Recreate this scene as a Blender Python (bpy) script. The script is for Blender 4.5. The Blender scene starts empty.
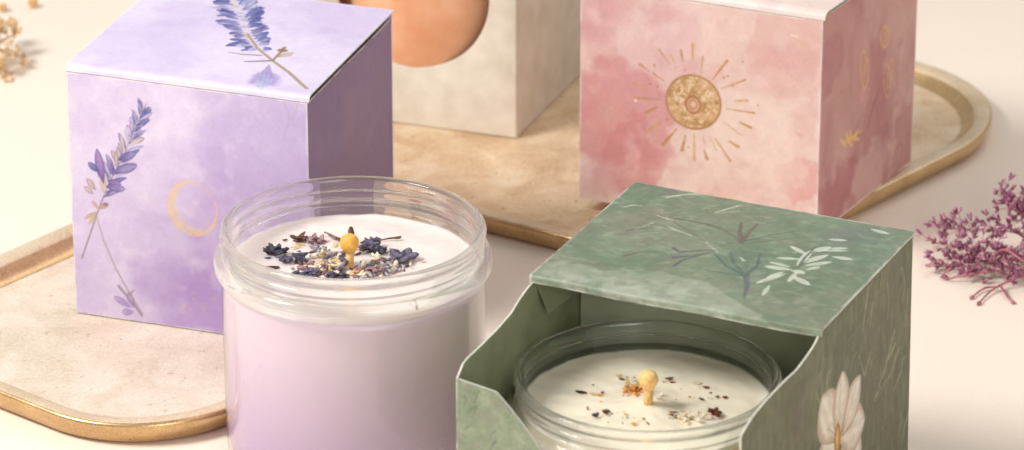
import bpy, bmesh, math, random
import numpy as np
from mathutils import Vector, Matrix, noise as mnoise

# Everything is laid out in centimetres and scaled to metres at the very end.
random.seed(11)
SC = bpy.context.scene
COL = SC.collection
V = Vector
PI = math.pi

# ------------------------------------------------------------------ camera model (used to measure the place)
IW, IH = 1024, 450
FPX = 4501.0
PITCH = math.radians(23.58)
DIST = FPX / 27.0
cP, sP = math.cos(PITCH), math.sin(PITCH)
CAM = V((0, -DIST * cP, DIST * sP))
FW, UP, RT = V((0, cP, -sP)), V((0, sP, cP)), V((1, 0, 0))

def ray(u, v):
    return FW + RT * ((u - IW / 2) / FPX) - UP * ((v - IH / 2) / FPX)

def onz(u, v, z):
    r = ray(u, v)
    return CAM + r * ((z - CAM.z) / r.z)

def onplane(u, v, p, n):
    r = ray(u, v)
    return CAM + r * ((p - CAM).dot(n) / r.dot(n))

# ------------------------------------------------------------------ bookkeeping
def tag(o, label=None, cat=None, group=None, kind=None):
    if label: o['label'] = label
    if cat: o['category'] = cat
    if group: o['group'] = group
    if kind: o['kind'] = kind
    return o

def thing(name, loc, label, cat, group=None):
    o = bpy.data.objects.new(name, None)
    o.empty_display_size = 0.02
    COL.objects.link(o)
    o.location = loc
    return tag(o, label, cat, group)

def world_base(o):
    b = V((0, 0, 0))
    while o is not None:
        b = b + o.location
        o = o.parent
    return b

def finish(name, me, mats, parent=None, base=None, smooth=True):
    """mesh data given in world cm -> object whose origin is its parent's (or base)"""
    o = bpy.data.objects.new(name, me)
    for m in (mats if isinstance(mats, (list, tuple)) else [mats]):
        me.materials.append(m)
    COL.objects.link(o)
    if parent is not None:
        o.parent = parent
        off = world_base(parent)
    else:
        off = V(base) if base is not None else V((0, 0, 0))
        o.location = off
    me.transform(Matrix.Translation(-off))
    if smooth:
        me.polygons.foreach_set('use_smooth', np.ones(len(me.polygons), dtype=bool))
    me.update()
    return o

def from_bm(name, bm, mats, parent=None, base=None, smooth=True, sharp=None):
    bmesh.ops.recalc_face_normals(bm, faces=bm.faces)
    me = bpy.data.meshes.new(name)
    bm.to_mesh(me)
    bm.free()
    o = finish(name, me, mats, parent, base, smooth)
    if sharp is not None:
        me.set_sharp_from_angle(angle=math.radians(sharp))
    return o

# ------------------------------------------------------------------ materials
def lin(c):
    c = np.asarray(c, dtype=float)
    return np.where(c <= 0.04045, c / 12.92, ((c + 0.055) / 1.055) ** 2.4)

def rgb(r, g, b):
    l = lin(np.array([r, g, b]) / 255.0)
    return (float(l[0]), float(l[1]), float(l[2]), 1.0)

def new_mat(name):
    m = bpy.data.materials.new(name)
    m.use_nodes = True
    nt = m.node_tree
    b = nt.nodes['Principled BSDF']
    return m, nt, b

def nd(nt, t, **kw):
    n = nt.nodes.new(t)
    for k, v in kw.items():
        if k in n.inputs: n.inputs[k].default_value = v
        else: setattr(n, k, v)
    return n

def coords(nt, scale=(1, 1, 1)):
    tc = nd(nt, 'ShaderNodeTexCoord')
    mp = nd(nt, 'ShaderNodeMapping')
    mp.inputs['Scale'].default_value = scale
    nt.links.new(tc.outputs['Object'], mp.inputs['Vector'])
    return mp.outputs['Vector']

def noise_tex(nt, vec, scale, detail=6, rough=0.6, dist=0.0):
    n = nd(nt, 'ShaderNodeTexNoise')
    n.inputs['Scale'].default_value = scale
    n.inputs['Detail'].default_value = detail
    n.inputs['Roughness'].default_value = rough
    n.inputs['Distortion'].default_value = dist
    nt.links.new(vec, n.inputs['Vector'])
    return n.outputs['Fac']

def ramp(nt, fac, stops):
    r = nd(nt, 'ShaderNodeValToRGB')
    el = r.color_ramp.elements
    while len(el) > 1: el.remove(el[-1])
    el[0].position, el[0].color = stops[0]
    for p, c in stops[1:]:
        e = el.new(p); e.color = c
    nt.links.new(fac, r.inputs['Fac'])
    return r.outputs['Color']

def mixc(nt, fac, a, b, mode='MIX'):
    m = nd(nt, 'ShaderNodeMix', data_type='RGBA', blend_type=mode)
    if isinstance(fac, (int, float)): m.inputs[0].default_value = fac
    else: nt.links.new(fac, m.inputs[0])
    for s, x in ((6, a), (7, b)):
        if isinstance(x, tuple): m.inputs[s].default_value = x
        else: nt.links.new(x, m.inputs[s])
    return m.outputs[2]

def bump(nt, b, h, strength, dist):
    n = nd(nt, 'ShaderNodeBump')
    n.inputs['Strength'].default_value = strength
    n.inputs['Distance'].default_value = dist
    nt.links.new(h, n.inputs['Height'])
    nt.links.new(n.outputs['Normal'], b.inputs['Normal'])

def noisy(name, c0, c1, scale=300, rough=0.6, spec=0.3, bumpd=0.0, metallic=0.0, sss=0.0, lo=.35, hi=.65, sssr=.003, detail=6):
    """two-tone mottled material; scale per metre"""
    m, nt, b = new_mat(name)
    vec = coords(nt)
    f = noise_tex(nt, vec, scale, detail)
    nt.links.new(ramp(nt, f, [(lo, c0), (hi, c1)]), b.inputs['Base Color'])
    b.inputs['Roughness'].default_value = rough
    b.inputs['Specular IOR Level'].default_value = spec
    b.inputs['Metallic'].default_value = metallic
    if sss:
        b.inputs['Subsurface Weight'].default_value = sss
        b.inputs['Subsurface Radius'].default_value = (1.0, .7, .55)
        b.inputs['Subsurface Scale'].default_value = sssr
    if bumpd:
        bump(nt, b, noise_tex(nt, vec, scale * 2.3, 4), 0.6, bumpd)
    return m

def printed(name, rough=0.5, spec=0.35, grain=.05):
    """paper printed with the pigment stored in the mesh's colour attribute"""
    m, nt, b = new_mat(name)
    at = nd(nt, 'ShaderNodeAttribute', attribute_name='pigment')
    vec = coords(nt)
    g = noise_tex(nt, vec, 2600, 3, .7)
    gc = ramp(nt, g, [(.3, (1 - grain * 2, 1 - grain * 2, 1 - grain * 2, 1)), (.7, (1, 1, 1, 1))])
    nt.links.new(mixc(nt, 1.0, at.outputs['Color'], gc, 'MULTIPLY'), b.inputs['Base Color'])
    r = noise_tex(nt, vec, 90, 4)
    mr = nd(nt, 'ShaderNodeMapRange')
    mr.inputs['To Min'].default_value = rough - .1
    mr.inputs['To Max'].default_value = rough + .12
    nt.links.new(r, mr.inputs['Value'])
    nt.links.new(mr.outputs['Result'], b.inputs['Roughness'])
    b.inputs['Specular IOR Level'].default_value = spec
    # woven linen finish of the card plus slow waviness
    w = noise_tex(nt, coords(nt, (1, 1, 1)), 1500, 2)
    w2 = noise_tex(nt, vec, 45, 2)
    ad = nd(nt, 'ShaderNodeMath', operation='MULTIPLY_ADD')
    nt.links.new(w2, ad.inputs[0]); ad.inputs[1].default_value = 3.0
    nt.links.new(w, ad.inputs[2])
    bump(nt, b, ad.outputs[0], .35, .00012)
    return m

M = {}
M['print'] = printed('printed_card')
M['print_gloss'] = printed('printed_satin_card', .38, .5)
M['card_lilac'] = noisy('lilac_card', rgb(196, 178, 208), rgb(214, 200, 224), 60)
M['card_pink'] = noisy('pink_card', rgb(226, 190, 184), rgb(236, 208, 202), 60)
M['card_green'] = noisy('olive_card', rgb(112, 118, 88), rgb(134, 140, 110), 55, .6, .3, .0001)
M['card_grey'] = noisy('grey_board', rgb(166, 168, 144), rgb(182, 184, 162), 80, .65, .3, .0001)
M['card_edge'] = noisy('cut_card_edge', rgb(205, 206, 190), rgb(226, 226, 214), 400)
M['card_cream'] = noisy('cream_card', rgb(206, 196, 180), rgb(220, 211, 197), 90, .75, .2, .0001)

def table_mat():
    m, nt, b = new_mat('cream_tabletop')
    vec = coords(nt)
    f = noise_tex(nt, vec, 5, 5, .55)
    c = ramp(nt, f, [(.3, rgb(236, 222, 206)), (.7, rgb(242, 230, 216))])
    g = noise_tex(nt, vec, 500, 3)
    c = mixc(nt, .10, c, ramp(nt, g, [(.3, rgb(216, 198, 180)), (.7, rgb(248, 238, 226))]))
    nt.links.new(c, b.inputs['Base Color'])
    b.inputs['Roughness'].default_value = .7
    b.inputs['Specular IOR Level'].default_value = .2
    bump(nt, b, g, .15, .0002)
    return m
M['table'] = table_mat()

def brass_mat(name, c0, c1, c2, rough, metallic, speck=.5):
    m, nt, b = new_mat(name)
    vec = coords(nt)
    f = noise_tex(nt, vec, 42, 10, .68, .8)
    c = ramp(nt, f, [(.28, c0), (.5, c1), (.72, c2)])
    # small dark specks and scuffs
    s = noise_tex(nt, vec, 260, 4, .7)
    sp = ramp(nt, s, [(.62, (0, 0, 0, 1)), (.69, (1, 1, 1, 1))])
    spf = nd(nt, 'ShaderNodeMath', operation='MULTIPLY'); spf.inputs[1].default_value = speck
    nt.links.new(sp, spf.inputs[0])
    c = mixc(nt, spf.outputs[0], c, rgb(120, 84, 50))
    fine = noise_tex(nt, vec, 1500, 3, .6)
    c = mixc(nt, .24, c, ramp(nt, fine, [(.3, rgb(150, 118, 84)), (.7, rgb(255, 246, 228))]))
    nt.links.new(c, b.inputs['Base Color'])
    mr = nd(nt, 'ShaderNodeMapRange')
    mr.inputs['To Min'].default_value = rough - .08
    mr.inputs['To Max'].default_value = rough + .14
    nt.links.new(f, mr.inputs['Value'])
    nt.links.new(mr.outputs['Result'], b.inputs['Roughness'])
    b.inputs['Metallic'].default_value = metallic
    b.inputs['Specular IOR Level'].default_value = .4
    bump(nt, b, fine, .25, .00015)
    return m
M['brass_rim'] = brass_mat('aged_brass', rgb(182, 140, 84), rgb(208, 168, 108), rgb(230, 198, 142), .27, .74, .3)
M['brass_floor'] = brass_mat('worn_champagne_brass', rgb(190, 150, 106), rgb(226, 198, 160), rgb(244, 230, 206), .48, .35, .6)
M['rim_top'] = brass_mat('pale_brass_painted_sheen', rgb(206, 178, 138), rgb(222, 200, 166), rgb(232, 216, 190), .45, .25, .3)  # paler brass: key lamp's sheen on the rim top painted into the colour
M['pale_floor'] = brass_mat('pale_worn_champagne_glaze', rgb(210, 188, 162), rgb(230, 214, 194), rgb(242, 232, 216), .5, .12, .45)

def glass_mat(name, tint, clear, refract_white=.025):
    m, nt, b = new_mat(name)
    b.inputs['Base Color'].default_value = tint
    b.inputs['Transmission Weight'].default_value = 1.0
    b.inputs['Roughness'].default_value = .015
    b.inputs['IOR'].default_value = 1.45
    tr = nd(nt, 'ShaderNodeBsdfTransparent')
    tr.inputs['Color'].default_value = tint
    mx = nd(nt, 'ShaderNodeMixShader'); mx.inputs[0].default_value = clear
    out = nt.nodes['Material Output']
    nt.links.new(b.outputs[0], mx.inputs[1]); nt.links.new(tr.outputs[0], mx.inputs[2])
    # white share painting in the wax brightness that clear rims would refract
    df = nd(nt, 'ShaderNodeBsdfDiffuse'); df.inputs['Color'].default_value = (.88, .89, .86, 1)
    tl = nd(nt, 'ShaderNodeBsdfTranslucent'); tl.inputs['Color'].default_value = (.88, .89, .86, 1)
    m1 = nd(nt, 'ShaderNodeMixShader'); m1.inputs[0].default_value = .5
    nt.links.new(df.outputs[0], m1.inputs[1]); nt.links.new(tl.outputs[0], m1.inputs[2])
    m2 = nd(nt, 'ShaderNodeMixShader'); m2.inputs[0].default_value = refract_white
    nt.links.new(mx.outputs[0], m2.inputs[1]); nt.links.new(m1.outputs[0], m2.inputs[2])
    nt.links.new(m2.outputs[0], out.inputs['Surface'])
    return m
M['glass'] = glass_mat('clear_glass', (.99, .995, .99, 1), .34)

def thin_glass(name):
    """the wall of the jar where it touches the wax: only a surface sheen"""
    m, nt, b = new_mat(name)
    nt.nodes.remove(b)
    gl = nd(nt, 'ShaderNodeBsdfGlossy'); gl.inputs['Roughness'].default_value = .05
    tr = nd(nt, 'ShaderNodeBsdfTransparent')
    fr = nd(nt, 'ShaderNodeFresnel')
    ge = nd(nt, 'ShaderNodeNewGeometry'); mr = nd(nt, 'ShaderNodeMapRange')   # the same sheen from both sides of the wall
    mr.inputs['To Min'].default_value = 1.45; mr.inputs['To Max'].default_value = 1 / 1.45
    nt.links.new(ge.outputs['Backfacing'], mr.inputs['Value']); nt.links.new(mr.outputs['Result'], fr.inputs['IOR'])
    mx = nd(nt, 'ShaderNodeMixShader')
    nt.links.new(fr.outputs[0], mx.inputs[0])
    nt.links.new(tr.outputs[0], mx.inputs[1]); nt.links.new(gl.outputs[0], mx.inputs[2])
    nt.links.new(mx.outputs[0], nt.nodes['Material Output'].inputs['Surface'])
    return m
M['glass_wall'] = thin_glass('clear_glass_wall')

def wax_mat(name, body, upper, top, ztop):
    m, nt, b = new_mat(name)
    tc = nd(nt, 'ShaderNodeTexCoord')
    sx = nd(nt, 'ShaderNodeSeparateXYZ'); nt.links.new(tc.outputs['Object'], sx.inputs[0])
    vec = coords(nt)
    n = noise_tex(nt, vec, 40, 4)
    mr = nd(nt, 'ShaderNodeMapRange')
    mr.inputs['From Min'].default_value = ztop - .07
    mr.inputs['To Min'].default_value = -.06; mr.inputs['To Max'].default_value = .94
    mr.inputs['From Max'].default_value = ztop
    nt.links.new(sx.outputs['Z'], mr.inputs['Value'])
    ad = nd(nt, 'ShaderNodeMath', operation='MULTIPLY_ADD'); ad.inputs[1].default_value = .12
    nt.links.new(n, ad.inputs[0]); nt.links.new(mr.outputs['Result'], ad.inputs[2])
    c = ramp(nt, ad.outputs[0], [(.05, body), (.8, upper), (.965, upper), (.99, top)])
    nt.links.new(c, b.inputs['Base Color'])
    b.inputs['Roughness'].default_value = .16
    b.inputs['Specular IOR Level'].default_value = .35
    b.inputs['Subsurface Weight'].default_value = .5
    b.inputs['Subsurface Radius'].default_value = (1.0, .75, .65)
    b.inputs['Subsurface Scale'].default_value = .006
    bump(nt, b, noise_tex(nt, vec, 170, 6), .5, .0005)
    return m
M['wax_lilac'] = wax_mat('lilac_wax', rgb(182, 156, 194), rgb(220, 201, 214), rgb(238, 225, 219), .0695)
M['wax_ivory'] = wax_mat('ivory_wax', rgb(242, 230, 206), rgb(242, 230, 206), rgb(244, 234, 212), .061)
M['wax_peach'] = noisy('peach_wax', rgb(226, 164, 124), rgb(236, 186, 150), 60, .45, .35, 0, 0, .4)

M['wick_stem'] = noisy('pale_wooden_wick', rgb(216, 168, 96), rgb(240, 202, 140), 600, .6, .25)
M['ochre_bead'] = noisy('ochre_bead', rgb(222, 160, 66), rgb(240, 186, 92), 700, .45, .4, .0001, 0, .2, sssr=.002)
M['pale_bead'] = noisy('pale_ochre_bead', rgb(232, 180, 104), rgb(248, 212, 150), 700, .5, .35, .0001, 0, .2, sssr=.002)
M['navy'] = noisy('navy_petal', rgb(40, 38, 50), rgb(100, 97, 114), 900, .7, .2, .0003)
M['violet'] = noisy('violet_petal', rgb(64, 56, 78), rgb(136, 128, 148), 900, .7, .2, .0003)
M['brown'] = noisy('brown_petal', rgb(82, 54, 50), rgb(134, 100, 92), 800, .75, .2, .0003)
M['mauve'] = noisy('mauve_petal', rgb(126, 92, 98), rgb(184, 150, 152), 800, .75, .2, .0003)
M['lilac_grey'] = noisy('lilac_grey_bud', rgb(142, 132, 146), rgb(196, 188, 194), 800, .75, .2, .0003)
M['cream_bit'] = noisy('cream_bud', rgb(216, 200, 168), rgb(242, 232, 210), 800, .75, .2, .0003)
M['straw'] = noisy('straw_bit', rgb(192, 164, 108), rgb(224, 202, 150), 800, .7, .2, .0002)
M['orange_bit'] = noisy('orange_petal', rgb(206, 128, 56), rgb(236, 176, 96), 800, .65, .25, .0002)
M['black_leaf'] = noisy('black_leaf', rgb(34, 28, 36), rgb(66, 54, 60), 700, .6, .3, .0002)
M['redbrown'] = noisy('red_brown_bit', rgb(74, 34, 26), rgb(128, 66, 44), 900, .65, .25, .0003)
M['heather'] = noisy('magenta_floret', rgb(142, 80, 114), rgb(192, 130, 162), 600, .7, .2, .0002)
M['heather_dark'] = noisy('dark_magenta_floret', rgb(112, 58, 78), rgb(160, 98, 118), 600, .7, .2, .0002)
M['heather_stem'] = noisy('pink_brown_stem', rgb(150, 84, 98), rgb(196, 132, 140), 300, .65, .2)
M['heather_pale'] = noisy('faded_pink_floret', rgb(196, 140, 152), rgb(226, 184, 188), 600, .7, .2, .0002)
M['heather_brown'] = noisy('brown_pink_floret', rgb(112, 62, 82), rgb(162, 108, 126), 600, .7, .2, .0002)
M['tan_floret'] = noisy('tan_floret', rgb(208, 160, 106), rgb(236, 204, 158), 500, .7, .2)
M['tan_stem'] = noisy('tan_stem', rgb(206, 166, 118), rgb(226, 194, 150), 300, .7, .2)

# ------------------------------------------------------------------ painting pigment on paper
def fbm(X, Y, seed, scale, octv=5, gain=.5, sx=1.0, sy=1.0):
    rs = np.random.RandomState(seed)
    out = np.zeros_like(X); amp = 1.0; tot = 0.0
    for o in range(octv):
        L = rs.rand(128, 128)
        x = X * scale * sx + rs.rand() * 50; y = Y * scale * sy + rs.rand() * 50
        xi = np.floor(x).astype(int); yi = np.floor(y).astype(int)
        fx = x - xi; fy = y - yi
        fx = fx * fx * (3 - 2 * fx); fy = fy * fy * (3 - 2 * fy)
        a = L[xi % 128, yi % 128]; b = L[(xi + 1) % 128, yi % 128]
        c = L[xi % 128, (yi + 1) % 128]; d = L[(xi + 1) % 128, (yi + 1) % 128]
        out += amp * (a * (1 - fx) * (1 - fy) + b * fx * (1 - fy) + c * (1 - fx) * fy + d * fx * fy)
        tot += amp; amp *= gain; scale *= 2.03
    return out / tot

def sstep(x, a, b):
    t = np.clip((x - a) / (b - a), 0, 1)
    return t * t * (3 - 2 * t)

class Sheet:
    """a printed sheet: panel frame O, ex, ey (world cm) and its pigment"""
    def __init__(s, O, ex, ey, W, H, base, res=34, out=None):
        s.O, s.ex, s.ey, s.W, s.H = V(O), V(ex).normalized(), V(ey).normalized(), W, H
        s.n = s.ex.cross(s.ey).normalized() if out is None else V(out).normalized()
        s.pn = s.ex.cross(s.ey).normalized()
        s.res = res
        s.nx, s.ny = int(W * res) + 1, int(H * res) + 1
        s.X, s.Y = np.meshgrid(np.linspace(0, W, s.nx), np.linspace(0, H, s.ny))
        s.c = np.ones((s.ny, s.nx, 3)) * (np.array(base) / 255.0)
    def grain(s, amt, seed, sx=1.0, sy=1.0):
        g = (fbm(s.X, s.Y, seed, 3.2, 4, .75, sx, sy) - .5) * 2 + (fbm(s.X, s.Y, seed + 1, 13, 2, .8) - .5) * 1.2
        s.c = np.clip(s.c * (1 + amt * g[..., None] * np.array([1.0, .95, .85])), 0, 1)
    def at(s, u, v):
        p = onplane(u, v, s.O, s.pn) - s.O
        # frame may be skewed a little: solve
        a, b, c = s.ex.dot(s.ex), s.ex.dot(s.ey), s.ey.dot(s.ey)
        d = a * c - b * b
        px, py = p.dot(s.ex), p.dot(s.ey)
        return ((c * px - b * py) / d, (a * py - b * px) / d)
    def blend(s, col, al):
        al = np.clip(al, 0, 1)[..., None]
        s.c = s.c * (1 - al) + (np.array(col) / 255.0) * al
    def wash(s, col, u, v, r, strength, seed, scale=.5, edge=.45, sy=1.0):
        """soft irregular watercolour pool centred on photo pixel (u,v), r in cm"""
        x, y = s.at(u, v)
        d = np.hypot(s.X - x, (s.Y - y) / sy) / r
        f = d + (fbm(s.X, s.Y, seed, scale, 5, .5) - .5) * 2.1
        a = 1 - sstep(f, 1 - edge, 1 + edge)
        a *= .72 + .5 * (fbm(s.X, s.Y, seed + 7, scale * 2.5) - .2)
        s.blend(col, strength * a)
    def mottle(s, col, seed, scale, lo, hi, strength, sx=1, sy=1):
        s.blend(col, .62 * strength * sstep(fbm(s.X, s.Y, seed, scale * .8, 6, .5, sx, sy), lo - .07, hi + .07))
    def _box(s, xs, ys, m):
        x0 = max(0, int((min(xs) - m) * (s.nx - 1) / s.W)); x1 = min(s.nx, int((max(xs) + m) * (s.nx - 1) / s.W) + 2)
        y0 = max(0, int((min(ys) - m) * (s.ny - 1) / s.H)); y1 = min(s.ny, int((max(ys) + m) * (s.ny - 1) / s.H) + 2)
        return (slice(y0, max(y0, y1)), slice(x0, max(x0, x1)))
    def _put(s, sl, col, al):
        if s.c[sl].size == 0: return
        al = np.clip(al, 0, 1)[..., None]
        c = np.asarray(col, float)
        s.c[sl] = s.c[sl] * (1 - al) + (c / 255.0) * al
    def stroke(s, pts, w0, w1, col, a=1.0, dry=0.0, seed=1):
        """tapered brush line through photo pixels; widths in px of the photo"""
        P = [s.at(*p) for p in pts]
        k = s.k(pts[0]); w0 *= k; w1 *= k
        n = len(P) - 1
        m = max(w0, w1) + .1
        sl = s._box([p[0] for p in P], [p[1] for p in P], m)
        X, Y = s.X[sl], s.Y[sl]
        if X.size == 0: return
        best = np.full(X.shape, 1e9)
        for i in range(n):
            (ax, ay), (bx, by) = P[i], P[i + 1]
            dx, dy = bx - ax, by - ay
            t = np.clip(((X - ax) * dx + (Y - ay) * dy) / max(dx * dx + dy * dy, 1e-9), 0, 1)
            w = w0 + (w1 - w0) * (i + t) / n
            best = np.minimum(best, np.hypot(X - ax - t * dx, Y - ay - t * dy) - w / 2)
        al = np.clip(.5 - best * s.res * .9, 0, 1) * a
        if dry: al *= 1 - dry * sstep(fbm(X, Y, seed, 6, 3), .35, .6)
        s._put(sl, col, al)
    def k(s, p):
        a = s.at(*p); b = s.at(p[0] + 2, p[1]); c = s.at(p[0], p[1] + 2)
        return (math.hypot(a[0] - b[0], a[1] - b[1]) + math.hypot(a[0] - c[0], a[1] - c[1])) / 4
    def petal(s, b, t, w, col, col2=None, a=1.0, blunt=.5, seed=3, rim=None):
        (bx, by), (tx, ty) = s.at(*b), s.at(*t)
        w *= s.k(b)
        sl = s._box([bx, tx], [by, ty], w + .1)
        X, Y = s.X[sl], s.Y[sl]
        if X.size == 0: return
        L = max(math.hypot(tx - bx, ty - by), 1e-6)
        ux, uy = (tx - bx) / L, (ty - by) / L
        T = ((X - bx) * ux + (Y - by) * uy) / L
        Q = (Y - by) * ux - (X - bx) * uy
        Tc = np.clip(T, 0, 1)
        prof = w / 2 * np.sin(PI * Tc ** (1.0 + blunt * .6)) ** .75
        sd = np.abs(Q) - prof
        sd = np.where((T < 0) | (T > 1), np.maximum(sd, .05), sd)
        al = np.clip(.5 - sd * s.res * .9, 0, 1) * a
        c = np.ones(X.shape + (3,)) * np.array(col, float)
        if col2 is not None:
            g = np.clip(Tc + (fbm(X, Y, seed, 5, 3) - .5) * .8, 0, 1)[..., None]
            c = c * (1 - g) + np.array(col2, float) * g
        # veins
        vn = (np.sin(Q / max(w, .01) * 22) * .5 + .5)[..., None] * .10
        c = c * (1 - vn * .6)
        if rim is not None:
            e = np.clip(1 + sd / (.22 * w + .012), 0, 1)[..., None] * .7
            c = c * (1 - e) + np.array(rim, float) * e
        s._put(sl, c, al)
    def ring(s, u, v, rx, ry, wid, col, a=1.0, ang=0.0, off=(0, 0), dry=.0, seed=5):
        """outline ellipse, px; off shifts the inner edge (crescent)"""
        x, y = s.at(u, v)
        k = s.k((u, v)); rx *= k; ry *= k; wid *= k
        sl = s._box([x - rx, x + rx], [y - ry, y + ry], wid + .1)
        X, Y = s.X[sl] - x, s.Y[sl] - y
        if X.size == 0: return
        ca, sa = math.cos(ang), math.sin(ang)
        def e(ox, oy, a_, b_):
            Xr = (X - ox) * ca + (Y - oy) * sa; Yr = -(X - ox) * sa + (Y - oy) * ca
            return (np.hypot(Xr / a_, Yr / b_) - 1) * min(a_, b_)
        d = np.maximum(e(0, 0, rx, ry), -e(off[0] * k, off[1] * k, rx - wid, ry - wid))
        al = np.clip(.5 - d * s.res * .9, 0, 1) * a
        if dry: al *= 1 - dry * sstep(fbm(X, Y, seed, 7, 4), .4, .6)
        s._put(sl, col, al)
    def disc(s, u, v, rx, ry, col, a=1.0, ang=0.0, soft=0.0):
        x, y = s.at(u, v)
        k = s.k((u, v)); rx *= k; ry *= k
        sl = s._box([x - rx, x + rx], [y - ry, y + ry], max(rx, ry) + .1)
        X, Y = s.X[sl] - x, s.Y[sl] - y
        if X.size == 0: return
        ca, sa = math.cos(ang), math.sin(ang)
        d = (np.hypot((X * ca + Y * sa) / rx, (-X * sa + Y * ca) / ry) - 1) * min(rx, ry)
        al = np.clip(.5 - d * s.res * .9, 0, 1) if not soft else 1 - sstep(d, -soft, soft)
        s._put(sl, col, al * a)
    # -------- geometry
    def build(s, name, mats, parent, thick=.05, g=.032, top=None, fold=0.0, foldh=0.0, warp=None):
        """dense printed face + a closed card slab behind it.
        top(x)->height at x (default H); fold: the y=0 edge rolls over with this radius and drops foldh"""
        ed_ = np.minimum(np.minimum(s.X, s.W - s.X), np.minimum(s.Y, s.H - s.Y))
        s.blend((244, 240, 236), .75 * (1 - sstep(ed_, .0, .07)) * sstep(fbm(s.X, s.Y, int(s.W * 77), 1.6, 4), .30, .62))
        s.grain(g, int(s.W * 100 + s.H * 31))
        nx, ny = s.nx, s.ny
        X, Y = s.X.copy(), s.Y.copy()
        if top is not None:
            tp = np.array([top(x) for x in X[0]])
            Y = Y * (tp / s.H)[None, :]
        def place(X, Y, off):
            D = np.full(X.shape, -off, float)
            Yb = Y.copy()
            if fold:
                # rolled edge: arc length runs from y=fold*pi/2 back to the edge, then straight down
                arc = fold * PI / 2
                yy = Y - foldh
                th = np.clip((arc - yy) / fold, 0, PI / 2)
                R = fold - off
                Yr = np.where(yy < arc, fold - R * np.sin(th), yy - arc + fold)
                Dr = np.where(yy < arc, -fold + R * np.cos(th), -off)
                Dr = np.where(yy < 0, -fold + yy, Dr)
                Yr = np.where(yy < 0, off, Yr)
                Yb, D = Yr, Dr
            if warp is not None:
                D = D + warp(X, Yb)
            O, ex, ey, n = [np.array(v) for v in (s.O, s.ex, s.ey, s.n)]
            return O + X[..., None] * ex + Yb[..., None] * ey + D[..., None] * n
        F = place(X, Y, 0.0).reshape(-1, 3)
        cxs = np.unique(np.linspace(0, nx - 1, 61).astype(int)); cys = np.unique(np.linspace(0, ny - 1, 41).astype(int))
        Xc, Yc = X[np.ix_(cys, cxs)], Y[np.ix_(cys, cxs)]
        A = place(Xc, Yc, .004).reshape(-1, 3); B = place(Xc, Yc, thick).reshape(-1, 3)
        mx, my = len(cxs), len(cys)
        verts = np.concatenate([F, A, B])
        def quads(nx, ny, o, flip):
            i = (np.arange(ny - 1)[:, None] * nx + np.arange(nx - 1)[None, :]).ravel() + o
            q = np.stack([i, i + 1, i + nx + 1, i + nx], 1)
            return q[:, ::-1] if flip else q
        flip = s.ex.cross(s.ey).dot(s.n) < 0
        oA, oB = len(F), len(F) + len(A)
        q0 = quads(nx, ny, 0, flip)
        qa = quads(mx, my, oA, flip)
        qb = quads(mx, my, oB, not flip)
        loop = list(range(0, mx)) + [r * mx + mx - 1 for r in range(1, my)] + \
               [(my - 1) * mx + c for c in range(mx - 2, -1, -1)] + [r * mx for r in range(my - 2, 0, -1)]
        loop = np.array(loop); nxt = np.roll(loop, -1)
        qe = np.stack([oA + loop, oB + loop, oB + nxt, oA + nxt], 1)
        if flip: qe = qe[:, ::-1]
        Q = np.concatenate([q0, qa, qb, qe]).astype(np.int32)
        mi = np.concatenate([np.zeros(len(q0)), np.ones(len(qa)), np.ones(len(qb)), np.full(len(qe), 2)]).astype(np.int32)
        me = bpy.data.meshes.new(name)
        me.vertices.add(len(verts)); me.vertices.foreach_set('co', verts.astype(np.float32).ravel())
        me.loops.add(Q.size); me.loops.foreach_set('vertex_index', Q.ravel())
        me.polygons.add(len(Q))
        me.polygons.foreach_set('loop_start', np.arange(0, Q.size, 4, dtype=np.int32))
        me.polygons.foreach_set('material_index', mi)
        me.update(calc_edges=True)
        at = me.color_attributes.new('pigment', 'FLOAT_COLOR', 'POINT')
        # pigment read where each vertex really lies on the sheet
        iy = np.clip(np.round(Y / s.H * (ny - 1)).astype(int), 0, ny - 1)
        ix = np.broadcast_to(np.arange(nx)[None, :], iy.shape)
        colr = np.ones((len(verts), 4), np.float32)
        colr[:len(F), :3] = lin(s.c[iy, ix]).reshape(-1, 3)
        at.data.foreach_set('color', colr.ravel())
        o = finish(name, me, mats, parent)
        sh = np.zeros(len(Q), bool); sh[:len(q0)] = True; sh[len(q0):len(q0) + len(qa) + len(qb)] = True
        me.polygons.foreach_set('use_smooth', sh)
        return o

def slab(bm, corners, n, t):
    """flat card: quad corners + inward thickness"""
    n = V(n).normalized()
    a = [bm.verts.new(c) for c in corners]; b = [bm.verts.new(V(c) - n * t) for c in corners]
    bm.faces.new(a); bm.faces.new(b[::-1])
    for i in range(4):
        j = (i + 1) % 4
        bm.faces.new((a[j], a[i], b[i], b[j]))

# ------------------------------------------------------------------ boxes: measured footprints
def foot(x, y, a, k, w, d):
    C = V((x, y, 0))
    e = V((-math.cos(a), math.sin(a), 0))           # towards the left front corner
    sd = V((math.sin(a + k), math.cos(a + k), 0))   # towards the back
    return C, e, sd

# ================================================================== SETTING
bm = bmesh.new()
for q in (((-220, -150), (220, -150), (220, 260), (-220, 260)),):
    vs = [bm.verts.new((x, y, 0)) for x, y in q]
    bm.faces.new(vs)
tag(from_bm('tabletop', bm, M['table']), kind='structure')

# ------------------------------------------------------------------ trays
def line_x(p, d, q, e):
    """intersection of lines p+t d, q+s e"""
    det = d[0] * -e[1] + e[0] * d[1]
    rx, ry = q[0] - p[0], q[1] - p[1]
    t = (rx * -e[1] + e[0] * ry) / det
    return (p[0] + d[0] * t, p[1] + d[1] * t)

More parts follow.
